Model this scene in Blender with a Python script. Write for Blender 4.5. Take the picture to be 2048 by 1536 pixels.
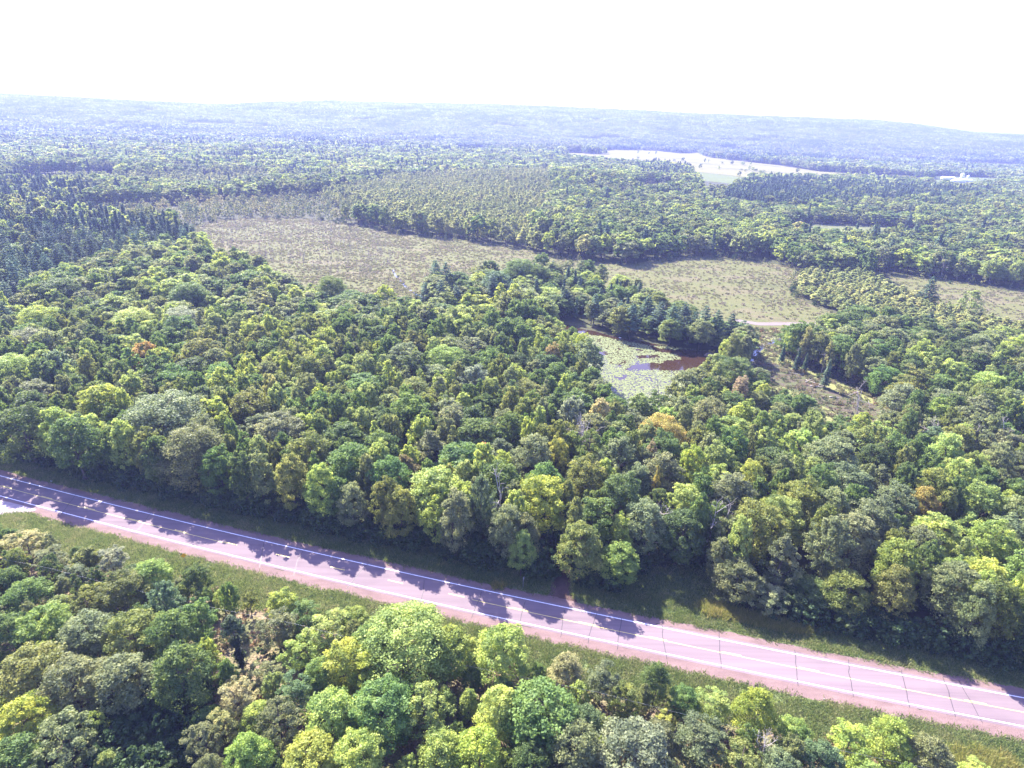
import bpy, math, random
import numpy as np
from mathutils import Matrix, Vector

# ------------------------------------------------------------------ camera, world, sun, exposure
CAM_H = 102.0
F_PX = 1230.0                      # focal length in pixels of the 2048 px wide photograph
PITCH = math.atan((768 - 233) / F_PX)
ROLL = math.radians(2.1)
SUN_EL, SUN_AZ = math.radians(41), math.radians(-33)    # azimuth from +Y, towards -X

for o in list(bpy.data.objects):
    bpy.data.objects.remove(o)
scn = bpy.context.scene
C = scn.collection
cd = bpy.data.cameras.new('camera'); cam = bpy.data.objects.new('camera', cd); C.objects.link(cam)
cd.sensor_width = 36; cd.lens = 36 * F_PX / 2048; cd.clip_start = 1; cd.clip_end = 60000
c_, s_ = math.cos(ROLL), math.sin(ROLL)
cp, sp = math.cos(PITCH), math.sin(PITCH)
X_, U_ = Vector((1, 0, 0)), Vector((0, sp, cp))
Fw = Vector((0, cp, -sp))
right = c_ * X_ + s_ * U_
up = -s_ * X_ + c_ * U_
m3 = Matrix((right, up, -Fw)).transposed()
cam.matrix_world = Matrix.Translation((0, 0, CAM_H)) @ m3.to_4x4()
scn.camera = cam

w = bpy.data.worlds.new('World'); scn.world = w; w.use_nodes = True
wn = w.node_tree; wn.nodes.clear()
wo = wn.nodes.new('ShaderNodeOutputWorld'); wb = wn.nodes.new('ShaderNodeBackground'); sk = wn.nodes.new('ShaderNodeTexSky')
sk.sky_type = 'NISHITA'; sk.sun_disc = False; sk.sun_elevation = SUN_EL; sk.sun_rotation = SUN_AZ
sk.air_density = 1.2; sk.dust_density = 2.0; sk.ozone_density = 1.5; sk.altitude = 300
wb.inputs['Strength'].default_value = 0.115
tint = wn.nodes.new('ShaderNodeMix'); tint.data_type = 'RGBA'; tint.blend_type = 'MULTIPLY'; tint.inputs[0].default_value = 1; tint.inputs[7].default_value = (.94, .84, 1.34, 1)   # the camera's cool white balance
wn.links.new(sk.outputs[0], tint.inputs[6]); wn.links.new(tint.outputs[2], wb.inputs[0]); wn.links.new(wb.outputs[0], wo.inputs[0])

sl = bpy.data.lights.new('sun', 'SUN'); sl.energy = 5.0; sl.angle = math.radians(0.5); sl.color = (1.0, 0.95, 0.87)
so = bpy.data.objects.new('sun', sl); C.objects.link(so)
sdir = Vector((math.sin(SUN_AZ) * math.cos(SUN_EL), math.cos(SUN_AZ) * math.cos(SUN_EL), math.sin(SUN_EL)))
so.rotation_euler = sdir.to_track_quat('Z', 'Y').to_euler(); so.location = (0, 0, 400)

scn.view_settings.view_transform = 'Standard'; scn.view_settings.look = 'None'
scn.view_settings.exposure = 2.28; scn.view_settings.gamma = 1.0
HAZE_DENSITY = 0.000135
cy = scn.cycles
cy.max_bounces = 5; cy.diffuse_bounces = 3; cy.glossy_bounces = 2; cy.transmission_bounces = 3
cy.volume_bounces = 0; cy.use_denoising = True; cy.sample_clamp_indirect = 6
cy.use_adaptive_sampling = False

rng = np.random.default_rng(7)
random.seed(7)

# ------------------------------------------------------------------ projection helpers
Rv, Uv, Fv = np.array(right), np.array(up), np.array(Fw)
def at(px, py, z=0.0):
    """point where the sight line through a photo pixel meets height z"""
    px = np.asarray(px, float); py = np.asarray(py, float)
    d = ((px - 1024) / F_PX)[..., None] * Rv + (-(py - 768) / F_PX)[..., None] * Uv + Fv
    t = (z - CAM_H) / d[..., 2]
    p = d * t[..., None]; p[..., 2] += CAM_H
    return p
def to_px(P):
    P = np.asarray(P, float) - np.array([0, 0, CAM_H])
    dep = P @ Fv
    return 1024 + F_PX * (P @ Rv) / dep, 768 - F_PX * (P @ Uv) / dep, dep
def poly(pts, z=0.0):
    a = np.array(pts, float)
    return at(a[:, 0], a[:, 1], z)[:, :2]
def inside(P, pg):
    x, y = P[:, 0], P[:, 1]; r = np.zeros(len(P), bool); n = len(pg); j = n - 1
    for i in range(n):
        xi, yi = pg[i]; xj, yj = pg[j]
        if yi != yj:
            r ^= ((yi > y) != (yj > y)) & (x < (xj - xi) * (y - yi) / (yj - yi) + xi)
        j = i
    return r

# value noise, vectorised
_perm = np.random.default_rng(3).random((256, 256))
def vnoise(x, y):
    xi = np.floor(x).astype(int); yi = np.floor(y).astype(int)
    fx = x - xi; fy = y - yi; fx = fx * fx * (3 - 2 * fx); fy = fy * fy * (3 - 2 * fy)
    g = lambda a, b: _perm[a % 256, b % 256]
    return (g(xi, yi) * (1 - fx) + g(xi + 1, yi) * fx) * (1 - fy) + (g(xi, yi + 1) * (1 - fx) + g(xi + 1, yi + 1) * fx) * fy
def sstep(a, b, x):
    t = np.clip((x - a) / (b - a), 0, 1); return t * t * (3 - 2 * t)

# horizon profile, pixels above the flat horizon against photo column
_hx = [-2600, -400, 0, 150, 275, 430, 560, 650, 1024, 1374, 1724, 1860, 1930, 2048, 2500, 4600]
_hd = [2, 4, 3.5, 2, .5, 1, 9, 13, 18, 14, 12, 5, -1, -1, 3, 0]
_mound = at(1165, 372)[:2]
def H(x, y):
    x = np.asarray(x, float); y = np.asarray(y, float)
    d = np.hypot(x, y)
    h = sstep(2500, 5000, d) * (vnoise(x / 1500 + 5, y / 1500 + 9) * 38 + vnoise(x / 520, y / 520) * 12)
    az = np.where(y > 50, x / np.maximum(y, 50), np.sign(x) * 3)
    col = 1024 + az * F_PX * 1.09
    diff = np.interp(col, _hx, _hd)
    ridge = 86 + 6500 * diff / F_PX
    h = h * (1 - sstep(4800, 6300, d)) + sstep(3500, 6500, d) * ridge + sstep(3000, 4500, d) * (1 - sstep(5000, 6300, d)) * 10 * np.sin(x / 600.) 
    h = h - sstep(7200, 9500, d) * ridge * .6
    h = h + 9 * np.exp(-(((x - _mound[0]) / 170) ** 2 + ((y - _mound[1]) / 120) ** 2))
    return h

# ------------------------------------------------------------------ materials
def newmat(name):
    m = bpy.data.materials.new(name); m.use_nodes = True; nt = m.node_tree; nt.nodes.clear()
    return m, nt, nt.nodes, nt.links
def ramp(nd, cols):
    r = nd.new('ShaderNodeValToRGB'); e = r.color_ramp.elements
    while len(e) < len(cols): e.new(0.5)
    for k, (p, c) in enumerate(cols):
        e[k].position = p; e[k].color = (*c, 1)
    return r
def simple(name, col, rough=0.8, metal=0.0, spec=0.3):
    m, nt, nd, ln = newmat(name)
    o = nd.new('ShaderNodeOutputMaterial'); b = nd.new('ShaderNodeBsdfPrincipled')
    n = nd.new('ShaderNodeTexNoise'); n.inputs['Scale'].default_value = 2.0
    r = ramp(nd, [(0.3, tuple(c * .85 for c in col)), (0.7, tuple(min(1, c * 1.12) for c in col))])
    tc = nd.new('ShaderNodeTexCoord')
    ln.new(tc.outputs['Object'], n.inputs['Vector']); ln.new(n.outputs[0], r.inputs[0]); ln.new(r.outputs[0], b.inputs['Base Color'])
    b.inputs['Roughness'].default_value = rough; b.inputs['Metallic'].default_value = metal
    b.inputs['Specular IOR Level'].default_value = spec
    ln.new(b.outputs[0], o.inputs[0]); return m
def ground_mat(name, layers, bump=0.3, bscale=1.5):
    """layers: list of (scale, detail, ramp colours); first is the base, later ones are mixed in by their own noise"""
    m, nt, nd, ln = newmat(name)
    o = nd.new('ShaderNodeOutputMaterial'); b = nd.new('ShaderNodeBsdfPrincipled')
    b.inputs['Roughness'].default_value = 0.95; b.inputs['Specular IOR Level'].default_value = 0.1
    g = nd.new('ShaderNodeNewGeometry'); last = None
    for k, (sc, det, cols, stretch) in enumerate(layers):
        mp = nd.new('ShaderNodeMapping'); mp.inputs['Rotation'].default_value = (0, 0, math.radians(14)); mp.inputs['Scale'].default_value = (stretch, 1, 1)
        mp.inputs['Location'].default_value = (k * 31.7, k * 17.3, 0)
        ln.new(g.outputs['Position'], mp.inputs['Vector'])
        n = nd.new('ShaderNodeTexNoise'); n.inputs['Scale'].default_value = sc; n.inputs['Detail'].default_value = det
        n.inputs['Roughness'].default_value = 0.62
        ln.new(mp.outputs[0], n.inputs['Vector'])
        r = ramp(nd, cols); ln.new(n.outputs[0], r.inputs[0])
        if last is None: last = r.outputs[0]
        else:
            mx = nd.new('ShaderNodeMix'); mx.data_type = 'RGBA'; mx.blend_type = 'MULTIPLY'; mx.inputs[0].default_value = 1.0
            ln.new(last, mx.inputs[6]); ln.new(r.outputs[0], mx.inputs[7]); last = mx.outputs[2]
    ln.new(last, b.inputs['Base Color'])
    nb = nd.new('ShaderNodeTexNoise'); nb.inputs['Scale'].default_value = bscale; nb.inputs['Detail'].default_value = 5
    ln.new(g.outputs['Position'], nb.inputs['Vector'])
    bp = nd.new('ShaderNodeBump'); bp.inputs['Strength'].default_value = bump; bp.inputs['Distance'].default_value = 0.6
    ln.new(nb.outputs[0], bp.inputs['Height']); ln.new(bp.outputs[0], b.inputs['Normal'])
    ln.new(b.outputs[0], o.inputs[0]); return m
W1 = lambda a, b: (a, a, a) if b is None else (a, a, a)
def foliage(name, cols=None, trans=0.42, rough=0.62, spec=0.22, scale=0.012):
    """cols None: the colour of the object (Object Info); else a ramp driven by the instance's random and its place"""
    m, nt, nd, ln = newmat(name)
    o = nd.new('ShaderNodeOutputMaterial'); oi = nd.new('ShaderNodeObjectInfo')
    if cols is None: col = oi.outputs['Color']
    else:
        n = nd.new('ShaderNodeTexNoise'); n.inputs['Scale'].default_value = scale; n.inputs['Detail'].default_value = 3
        ln.new(oi.outputs['Location'], n.inputs['Vector'])
        a = nd.new('ShaderNodeMath'); a.operation = 'MULTIPLY_ADD'; a.inputs[1].default_value = 0.78; ln.new(oi.outputs['Random'], a.inputs[0])
        s2 = nd.new('ShaderNodeMath'); s2.operation = 'MULTIPLY_ADD'; s2.inputs[1].default_value = 1.1; s2.inputs[2].default_value = -0.44
        ln.new(n.outputs[0], s2.inputs[0]); ln.new(s2.outputs[0], a.inputs[2])
        r = ramp(nd, cols); ln.new(a.outputs[0], r.inputs[0]); col = r.outputs[0]
    at_ = nd.new('ShaderNodeAttribute'); at_.attribute_name = 'tone'
    hs = nd.new('ShaderNodeHueSaturation')
    # hue wanders a little from clump to clump, value from leaf to leaf
    h1 = nd.new('ShaderNodeMath'); h1.operation = 'MULTIPLY_ADD'; h1.inputs[1].default_value = -0.045; h1.inputs[2].default_value = 0.522
    ln.new(at_.outputs['Fac'], h1.inputs[0]); ln.new(h1.outputs[0], hs.inputs['Hue'])
    v1 = nd.new('ShaderNodeMath'); v1.operation = 'MULTIPLY_ADD'; v1.inputs[1].default_value = 0.8; v1.inputs[2].default_value = 0.62
    ln.new(at_.outputs['Fac'], v1.inputs[0]); ln.new(v1.outputs[0], hs.inputs['Value'])
    ln.new(col, hs.inputs['Color'])
    p = nd.new('ShaderNodeBsdfPrincipled'); p.inputs['Roughness'].default_value = rough; p.inputs['Specular IOR Level'].default_value = spec
    ln.new(hs.outputs[0], p.inputs['Base Color'])
    t = nd.new('ShaderNodeBsdfTranslucent')
    h2 = nd.new('ShaderNodeHueSaturation'); h2.inputs['Hue'].default_value = 0.485; h2.inputs['Value'].default_value = 1.5; h2.inputs['Saturation'].default_value = 1.05
    ln.new(hs.outputs[0], h2.inputs['Color']); ln.new(h2.outputs[0], t.inputs['Color'])
    mx = nd.new('ShaderNodeMixShader'); mx.inputs[0].default_value = trans
    ln.new(p.outputs[0], mx.inputs[1]); ln.new(t.outputs[0], mx.inputs[2]); ln.new(mx.outputs[0], o.inputs[0])
    return m

# leaf colours (albedo)
COL = {
 'dark green': (.036, .064, .022), 'deep green': (.047, .084, .026), 'mid green': (.055, .105, .030), 'olive green': (.080, .108, .032),
 'grey green': (.080, .112, .062), 'blue green': (.045, .095, .058), 'bright green': (.098, .158, .042), 'light green': (.120, .180, .055),
 'yellow green': (.128, .180, .042), 'pale yellow': (.30, .30, .11), 'lemon yellow': (.31, .34, .07), 'golden': (.33, .28, .07),
 'orange tinged': (.32, .22, .06), 'russet': (.20, .155, .075), 'peach': (.30, .25, .125), 'silvery green': (.095, .128, .082), 'brownish': (.12, .12, .05)}
COL['grey green'] = (.080, .108, .055); COL['blue green'] = (.055, .098, .050)
for _k in COL:
    _f = (2.10, 1.80, 1.46) if max(COL[_k]) < .21 else (1.05, 1.05, 1.1)
    COL[_k] = tuple(a * b for a, b in zip(COL[_k], _f))
    if max(COL[_k]) < .30: COL[_k] = tuple(a * .88 + b * .12 for a, b in zip(COL[_k], (.140, .184, .062)))   # species differ less than their names
k_ = COL
WOOD_RAMP = [(0.0, k_['dark green']), (.16, k_['deep green']), (.32, k_['mid green']), (.47, k_['olive green']), (.62, k_['grey green']),
             (.78, k_['light green']), (.93, k_['yellow green']), (1.0, (.28, .29, .09))]
M = {}
M['leaf_own'] = foliage('leaves_by_tree')
M['leaf_wood'] = foliage('leaves_of_wood', WOOD_RAMP)
M['leaf_far'] = foliage('leaves_of_far_wood', [(p_, tuple(v * .62 for v in c)) for p_, c in WOOD_RAMP[:-1]] + [(1.0, tuple(v * .7 for v in k_['light green']))], scale=.004)
M['leaf_aspen'] = foliage('leaves_pale_aspen', [(0, (.20, .25, .08)), (.5, (.26, .30, .10)), (1, (.34, .35, .12))])
M['needle'] = foliage('needles', [(0, (.055, .092, .050)), (.5, (.078, .120, .060)), (1, (.12, .165, .075))], trans=.15, spec=.1, rough=.8)
M['needle_own'] = foliage('needles_by_tree', trans=.15, spec=.1, rough=.8)
M['scrub'] = foliage('marsh_scrub_leaves', [(0, (.18, .18, .095)), (.35, (.17, .185, .08)), (.6, (.21, .195, .115)), (.8, (.22, .195, .14)), (1, (.24, .235, .105))], trans=.5, spec=.05)
M['scrub_yellow'] = foliage('yellowing_scrub_leaves', [(0, (.14, .19, .08)), (.5, (.24, .26, .10)), (1, (.34, .32, .12))], trans=.35)
M['brush'] = foliage('brush_leaves', [(0, (.05, .09, .03)), (.3, (.09, .14, .04)), (.5, (.16, .17, .06)), (.72, (.26, .20, .10)), (1, (.22, .14, .07))], trans=.35, scale=.08)
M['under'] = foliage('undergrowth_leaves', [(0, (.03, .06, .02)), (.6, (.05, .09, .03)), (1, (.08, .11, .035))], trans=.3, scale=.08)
M['blade'] = foliage('grass_blades', [(0, (.09, .14, .04)), (.5, (.145, .19, .06)), (1, (.24, .24, .11))], trans=.4, scale=.15)
M['blade_gold'] = foliage('tall_grass_blades', [(0, (.15, .18, .045)), (.5, (.21, .225, .06)), (1, (.28, .25, .085))], trans=.4, scale=.15)
M['bark'] = simple('bark', (.10, .08, .065), .9)
M['deadwood'] = simple('dead_wood', (.36, .32, .29), .85)
M['twig'] = simple('grey_twigs', (.24, .20, .20), .9)

# ------------------------------------------------------------------ mesh helpers
def mesh(name, V, Fc, mats, tone=None, midx=None, smooth=False):
    """V (n,3); Fc a list of index arrays (k, 3|4)"""
    me = bpy.data.meshes.new(name)
    V = np.asarray(V, np.float32)
    if not isinstance(Fc, list): Fc = [Fc]
    Fc = [np.asarray(f, np.int32) for f in Fc if len(f)]
    loops = np.concatenate([f.ravel() for f in Fc]); cnt = np.concatenate([np.full(len(f), f.shape[1], np.int32) for f in Fc])
    me.vertices.add(len(V)); me.vertices.foreach_set('co', V.ravel())
    me.loops.add(len(loops)); me.loops.foreach_set('vertex_index', loops)
    st = np.concatenate([[0], np.cumsum(cnt)[:-1]]).astype(np.int32)
    me.polygons.add(len(cnt)); me.polygons.foreach_set('loop_start', st); me.polygons.foreach_set('loop_total', cnt)
    for m in (mats if isinstance(mats, list) else [mats]): me.materials.append(m)
    if midx is not None: me.polygons.foreach_set('material_index', np.asarray(midx, np.int32))
    if smooth: me.polygons.foreach_set('use_smooth', np.ones(len(cnt), bool))
    if tone is not None:
        a = me.attributes.new('tone', 'FLOAT', 'POINT'); a.data.foreach_set('value', np.asarray(tone, np.float32))
    me.update(calc_edges=True); me.validate()
    return me
def tag(o, label=None, cat=None, group=None, kind=None):
    if label: o['label'] = label
    if cat: o['category'] = cat
    if group: o['group'] = group
    if kind: o['kind'] = kind
    return o
def link(name, me, parent=None, loc=None):
    o = bpy.data.objects.new(name, me); C.objects.link(o)
    if parent: o.parent = parent
    if loc is not None: o.location = loc
    return o
def empty(name, loc, rz=0):
    o = bpy.data.objects.new(name, None); o.empty_display_size = 0.5; C.objects.link(o); o.location = loc; o.rotation_euler = (0, 0, rz); return o
def struct(name, me, label=None, cat=None, parent=None):
    o = link(name, me, parent)
    if not parent: tag(o, label, cat, kind='structure')
    return o
class MB:
    def __init__(s): s.v = []; s.q = []; s.t = []; s.n = 0
    def add(s, V, q=None, t=None):
        V = np.asarray(V, float); s.v.append(V)
        if q is not None and len(q): s.q.append(np.asarray(q) + s.n)
        if t is not None and len(t): s.t.append(np.asarray(t) + s.n)
        s.n += len(V)
    def tube(s, pts, rad, sides=6, cap=True):
        pts = np.asarray(pts, float); n = len(pts); V = []
        for i in range(n):
            d = pts[min(i + 1, n - 1)] - pts[max(i - 1, 0)]; d = d / (np.linalg.norm(d) + 1e-9)
            a = np.cross(d, [0.31, 0.95, 0.1]); a /= np.linalg.norm(a) + 1e-9; b = np.cross(d, a)
            th = np.arange(sides) * 2 * math.pi / sides
            V.append(pts[i] + rad[i] * (np.cos(th)[:, None] * a + np.sin(th)[:, None] * b))
        V = np.concatenate(V); q = []
        for i in range(n - 1):
            for k in range(sides):
                q.append((i * sides + k, i * sides + (k + 1) % sides, (i + 1) * sides + (k + 1) % sides, (i + 1) * sides + k))
        t = []
        if cap:
            V = np.concatenate([V, pts[-1:], pts[:1]]); e = n * sides
            t = [((n - 1) * sides + k, (n - 1) * sides + (k + 1) % sides, e) for k in range(sides)] + [((k + 1) % sides, k, e + 1) for k in range(sides)]
        s.add(V, q, t)
    def box(s, c, d, rz=0.0):
        c = np.array(c, float); d = np.array(d, float) / 2
        V = np.array([(x, y, z) for x in (-1, 1) for y in (-1, 1) for z in (-1, 1)], float) * d
        R = np.array([[math.cos(rz), -math.sin(rz), 0], [math.sin(rz), math.cos(rz), 0], [0, 0, 1]])
        s.add(V @ R.T + c, [(0, 1, 3, 2), (4, 6, 7, 5), (0, 4, 5, 1), (2, 3, 7, 6), (0, 2, 6, 4), (1, 5, 7, 3)])
    def mesh(s, name, mat, smooth=False):
        f = []
        if s.q: f.append(np.concatenate(s.q))
        if s.t: f.append(np.concatenate(s.t))
        return mesh(name, np.concatenate(s.v), f, mat, smooth=smooth)

def leaves(cen, nor, size, r, jit=0.6, aspect=1.0):
    """irregular four-cornered leaf sprays at cen facing roughly nor"""
    n = len(cen)
    N = nor + r.normal(0, jit, (n, 3)); N /= np.linalg.norm(N, axis=1)[:, None] + 1e-9
    A = np.cross(N, r.normal(0, 1, (n, 3))); A /= np.linalg.norm(A, axis=1)[:, None] + 1e-9
    B = np.cross(N, A); s = size * r.uniform(.55, 1.3, (n, 1))
    c = []
    for k, (u, v) in enumerate(((-1, 0), (0, -1), (1, 0), (0, 1))):
        ju = r.uniform(.7, 1.25, (n, 1)); c.append(cen + (A * u * aspect + B * v) * s * 0.62 * ju + N * s * r.uniform(-.12, .12, (n, 1)))
    V = np.stack(c, 1).reshape(-1, 3)
    q = np.arange(n * 4).reshape(n, 4)
    return V, q

PROF = {  # crown radius against height fraction of the crown
 'oak':    lambda t: np.sqrt(np.clip(1 - ((t - .42) / .60) ** 2, 0, 1)) ** .9,
 'round':  lambda t: np.sqrt(np.clip(1 - ((t - .5) / .52) ** 2, 0, 1)),
 'oval':   lambda t: np.sqrt(np.clip(1 - ((t - .45) / .57) ** 2, 0, 1)) * (1 - .15 * t),
 'narrow': lambda t: np.clip((1 - t) * 1.5, 0, 1) ** .6 * np.clip(t * 6, 0, 1) ** .5,
 'ragged': lambda t: np.sqrt(np.clip(1 - ((t - .5) / .55) ** 2, 0, 1)),
 'fan':    lambda t: np.clip(t * 1.6 + .25, 0, 1) * np.sqrt(np.clip(1 - ((t - .3) / .72) ** 2, 0, 1)),
}
RS, HS = 5.0, 18.0      # the size every tree form is built at
def crown_arrays(form, seed, ncl, nlf, lsz, base=.24, R=RS, Ht=HS):
    r = np.random.default_rng(seed)
    asym = r.uniform(.68, 1.18, 8)
    t = r.beta(1.6, 1.25, ncl) if form != 'narrow' else r.uniform(0.02, 1, ncl)
    th = (np.arange(ncl) * 2.39996 + r.normal(0, .35, ncl)) % (2 * math.pi)
    am = np.interp(th, np.linspace(0, 2 * math.pi, 9), np.append(asym, asym[0]))
    rr = PROF[form](t) * am
    rad = r.uniform(.58, 1.02, ncl) * rr
    inner = r.random(ncl) < .14; rad[inner] *= .45
    if form == 'ragged': rad *= r.uniform(.6, 1.2, ncl)
    z0 = base * Ht; ch = Ht - z0
    cen = np.stack([np.cos(th) * rad * R, np.sin(th) * rad * R, z0 + t * ch * .95 + r.normal(0, .035, ncl) * ch], 1)
    rc = R * r.uniform(.13, .31, ncl) * (0.75 + .5 * (1 - t)) * (.8 if form in ('ragged', 'narrow') else 1)
    ctone = np.clip(r.normal(.5, .22, ncl), 0, 1)
    C_, N_, T_ = [], [], []
    mid = np.array([0, 0, z0 + ch * .4])
    for i in range(ncl):
        n = r.normal(0, 1, (nlf, 3)); n /= np.linalg.norm(n, axis=1)[:, None]
        out = cen[i] - mid; out /= np.linalg.norm(out) + 1e-9; out = out + np.array([0, 0, .45])
        f = n @ out; n[f < -.15] *= -1
        sq = np.array([1, 1, .72])
        if form == 'fan':
            ax = out / np.linalg.norm(out); p = n * sq * rc[i] * .55 + ax * r.uniform(-.6, 1.3, (nlf, 1)) * rc[i]
        else: p = n * sq * rc[i] * r.uniform(.55, 1.25, (nlf, 1))
        C_.append(cen[i] + p); N_.append(n); T_.append(np.clip(ctone[i] + r.normal(0, .13, nlf), 0, 1))
    C_ = np.concatenate(C_); N_ = np.concatenate(N_); T_ = np.concatenate(T_)
    C_[:, 2] = np.maximum(C_[:, 2], .3)
    V, q = leaves(C_, N_, lsz, r, jit=.7)
    return V, q, np.repeat(T_, 4), cen
def trunk_mb(form, seed, cen, Ht=HS, nl=8, sides=7, r0=.28):
    r = np.random.default_rng(seed + 99); mb = MB()
    top = Ht * .8; k = 7; z = np.linspace(-.3, top, k)
    bend = np.cumsum(r.normal(0, .16, (k, 2)), 0); bend[0] = 0
    P = np.column_stack([bend, z]); rad = np.interp(z, [-.3, .6, top], [r0 * 1.5, r0, .06]); mb.tube(P, rad, sides)
    idx = r.choice(len(cen), min(nl, len(cen)), replace=False)
    for i in idx:
        e = cen[i]; zb = max(Ht * .14, e[2] - np.hypot(e[0], e[1]) * .9 - 1)
        b = np.array([np.interp(zb, z, P[:, 0]), np.interp(zb, z, P[:, 1]), zb])
        mdl = (b + e) / 2 + np.array([0, 0, -.25]) + r.normal(0, .15, 3)
        mb.tube([b, mdl, e], [r0 * .42, r0 * .26, .04], 5)
    return mb
FORMS = ['oak', 'round', 'oval', 'narrow', 'ragged', 'fan']
FWORD = {'oak': 'broad-domed', 'round': 'round-crowned', 'oval': 'tall oval', 'narrow': 'narrow', 'ragged': 'ragged', 'fan': 'feathery'}
HERO = []     # (form, crown mesh, trunk mesh)
LOD1, LOD2, LOD3 = [], [], []
FINE = {}      # closer-leaved crowns for the nearest and the largest trees
def combo(name, V, q, T, tm, leafmat, barkmat):
    n = len(V); f = [q]; vs = [V]; mi = [0] * len(q)
    if tm is not None and tm.n:
        vs.append(np.concatenate(tm.v)); 
        if tm.q: a = np.concatenate(tm.q) + n; f.append(a); mi += [1] * len(a)
        if tm.t: a = np.concatenate(tm.t) + n; f.append(a); mi += [1] * len(a)
    Vv = np.concatenate(vs); T2 = np.concatenate([T, np.full(len(Vv) - n, .5)])
    return mesh(name, Vv, f, [leafmat, barkmat], tone=T2, midx=mi)
for i in range(14):
    form = (FORMS + ['oak', 'round', 'oval', 'ragged', 'oak', 'round', 'oval', 'fan'])[i]
    V, q, T, cen = crown_arrays(form, 100 + i, {'narrow': 80, 'ragged': 78}.get(form, 135), 54, .44)
    HERO.append((form, mesh('leaf_crown', V, q, M['leaf_own'], tone=T), trunk_mb(form, 100 + i, cen).mesh('tree_trunk', M['bark'], True)))
    LOD1.append(combo('wood_tree', V, q, T, trunk_mb(form, 100 + i, cen, nl=5, sides=5), M['leaf_wood'], M['bark']))
for i, form in enumerate(FORMS + ['oak', 'round', 'oval', 'ragged']):
    V, q, T, cen = crown_arrays(form, 200 + i, {'narrow': 90, 'ragged': 84}.get(form, 140), 92, .31)
    FINE.setdefault(form, []).append((form, mesh('leaf_crown', V, q, M['leaf_own'], tone=T), trunk_mb(form, 200 + i, cen, nl=14).mesh('tree_trunk', M['bark'], True)))
V, q, T, cen = crown_arrays('oak', 260, 300, 84, .21); FINE['huge'] = [('oak', mesh('leaf_crown', V, q, M['leaf_own'], tone=T), trunk_mb('oak', 260, cen, nl=22, r0=.2).mesh('tree_trunk', M['bark'], True))]
for i in range(10):
    form = (FORMS + ['oak', 'round', 'oval', 'ragged'])[i]
    V, q, T, cen = crown_arrays(form, 300 + i, 55, 26, .95); LOD2.append(combo('mid_tree', V, q, T, trunk_mb(form, 5 + i, cen, nl=3, sides=4, r0=.3), M['leaf_wood'], M['bark']))
for i in range(6):
    form = ['oak', 'round', 'oval', 'ragged', 'round', 'oak'][i]
    V, q, T, cen = crown_arrays(form, 500 + i, 26, 9, 2.0); LOD3.append(combo('far_tree', V, q, T, None, M['leaf_wood'], M['bark']))

def pine_arrays(seed, dens, lsz, Ht=22.0, R=3.6, spruce=False):
    r = np.random.default_rng(seed); C_, N_, T_ = [], [], []
    z = Ht * (.14 if spruce else .26); tips = []
    while z < Ht * .985:
        u = (z / Ht)
        L = R * (np.clip((1 - u) * 1.7, 0, 1) ** .8 * 1.1 if not spruce else (1 - u) * 1.15) + .35
        nb = 6 if not spruce else 7; off = r.uniform(0, 6.28)
        for k in range(nb):
            a = off + k * 6.283 / nb + r.normal(0, .22); l = L * r.uniform(.62, 1.15); m = max(3, int(l * dens))
            s = r.uniform(.15, 1, m) ** .75; d = np.array([math.cos(a), math.sin(a), 0])
            rise = (.28 if not spruce else -.12) * s ** 1.5 * l
            p = d * (s * l)[:, None] + np.array([0, 0, 1]) * (z + rise)[:, None] + r.normal(0, .20, (m, 3)) * np.array([1, 1, .45]) * (.5 + s[:, None])
            C_.append(p); N_.append(np.tile([0, 0, 1.], (m, 1)) + d * .5); T_.append(np.clip(r.normal(.35 + .3 * s, .15), 0, 1))
            tips.append((z, d * l * .8 + np.array([0, 0, z + rise[-1]])))
        z += (1.25 if not spruce else .9) * r.uniform(.8, 1.25)
    C_.append(np.array([[0, 0, Ht]]) + r.normal(0, .15, (6, 3))); N_.append(np.tile([0, 0, 1.], (6, 1))); T_.append(np.full(6, .6))
    C_ = np.concatenate(C_); N_ = np.concatenate(N_); T_ = np.concatenate(T_)
    V, q = leaves(C_, N_, lsz, r, jit=.45, aspect=1.3)
    mb = MB(); mb.tube([(0, 0, -.3), (r.normal(0, .1), r.normal(0, .1), Ht * .5), (0, 0, Ht * .98)], [.32, .2, .03], 6)
    for zz, tp in tips[::7]: mb.tube([(0, 0, zz), tp], [.07, .02], 4)
    return V, q, np.repeat(T_, 4), mb
PINES, PINE_L, PINE_F = [], [], []
for i in range(5):
    sp_ = i >= 3
    V, q, T, mb = pine_arrays(700 + i, 7, .62, R=3.9 if not sp_ else 2.7, spruce=sp_)
    PINES.append((mesh('needle_crown', V, q, M['needle_own'], tone=T), mb.mesh('pine_trunk', M['bark'], True)))
for i in range(4):
    V, q, T, mb = pine_arrays(720 + i, 2.4, 1.25, R=3.6 if i < 2 else 2.6, spruce=i >= 2); PINE_L.append(combo('mid_pine', V, q, T, mb if i < 2 else None, M['needle'], M['bark']))
ASPEN = []
for i in range(4):
    V, q, T, cen = crown_arrays('narrow', 800 + i, 42, 24, .80, base=.2, R=3.6, Ht=14); ASPEN.append(combo('pale_narrow_tree', V, q, T, trunk_mb('narrow', i, cen, Ht=14, nl=3, sides=4, r0=.14), M['leaf_aspen'], M['twig']))
def bush(name, seed, ncl, nlf, lsz, R, Ht, mat, form='round'):
    V, q, T, cen = crown_arrays(form, seed, ncl, nlf, lsz, base=.02, R=R, Ht=Ht); return combo(name, V, q, T, None, mat, M['twig'])
SCRUB = [bush('marsh_bush', 900 + i, 10, 12, .40, 1.4, 1.0, M['scrub']) for i in range(4)]
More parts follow.
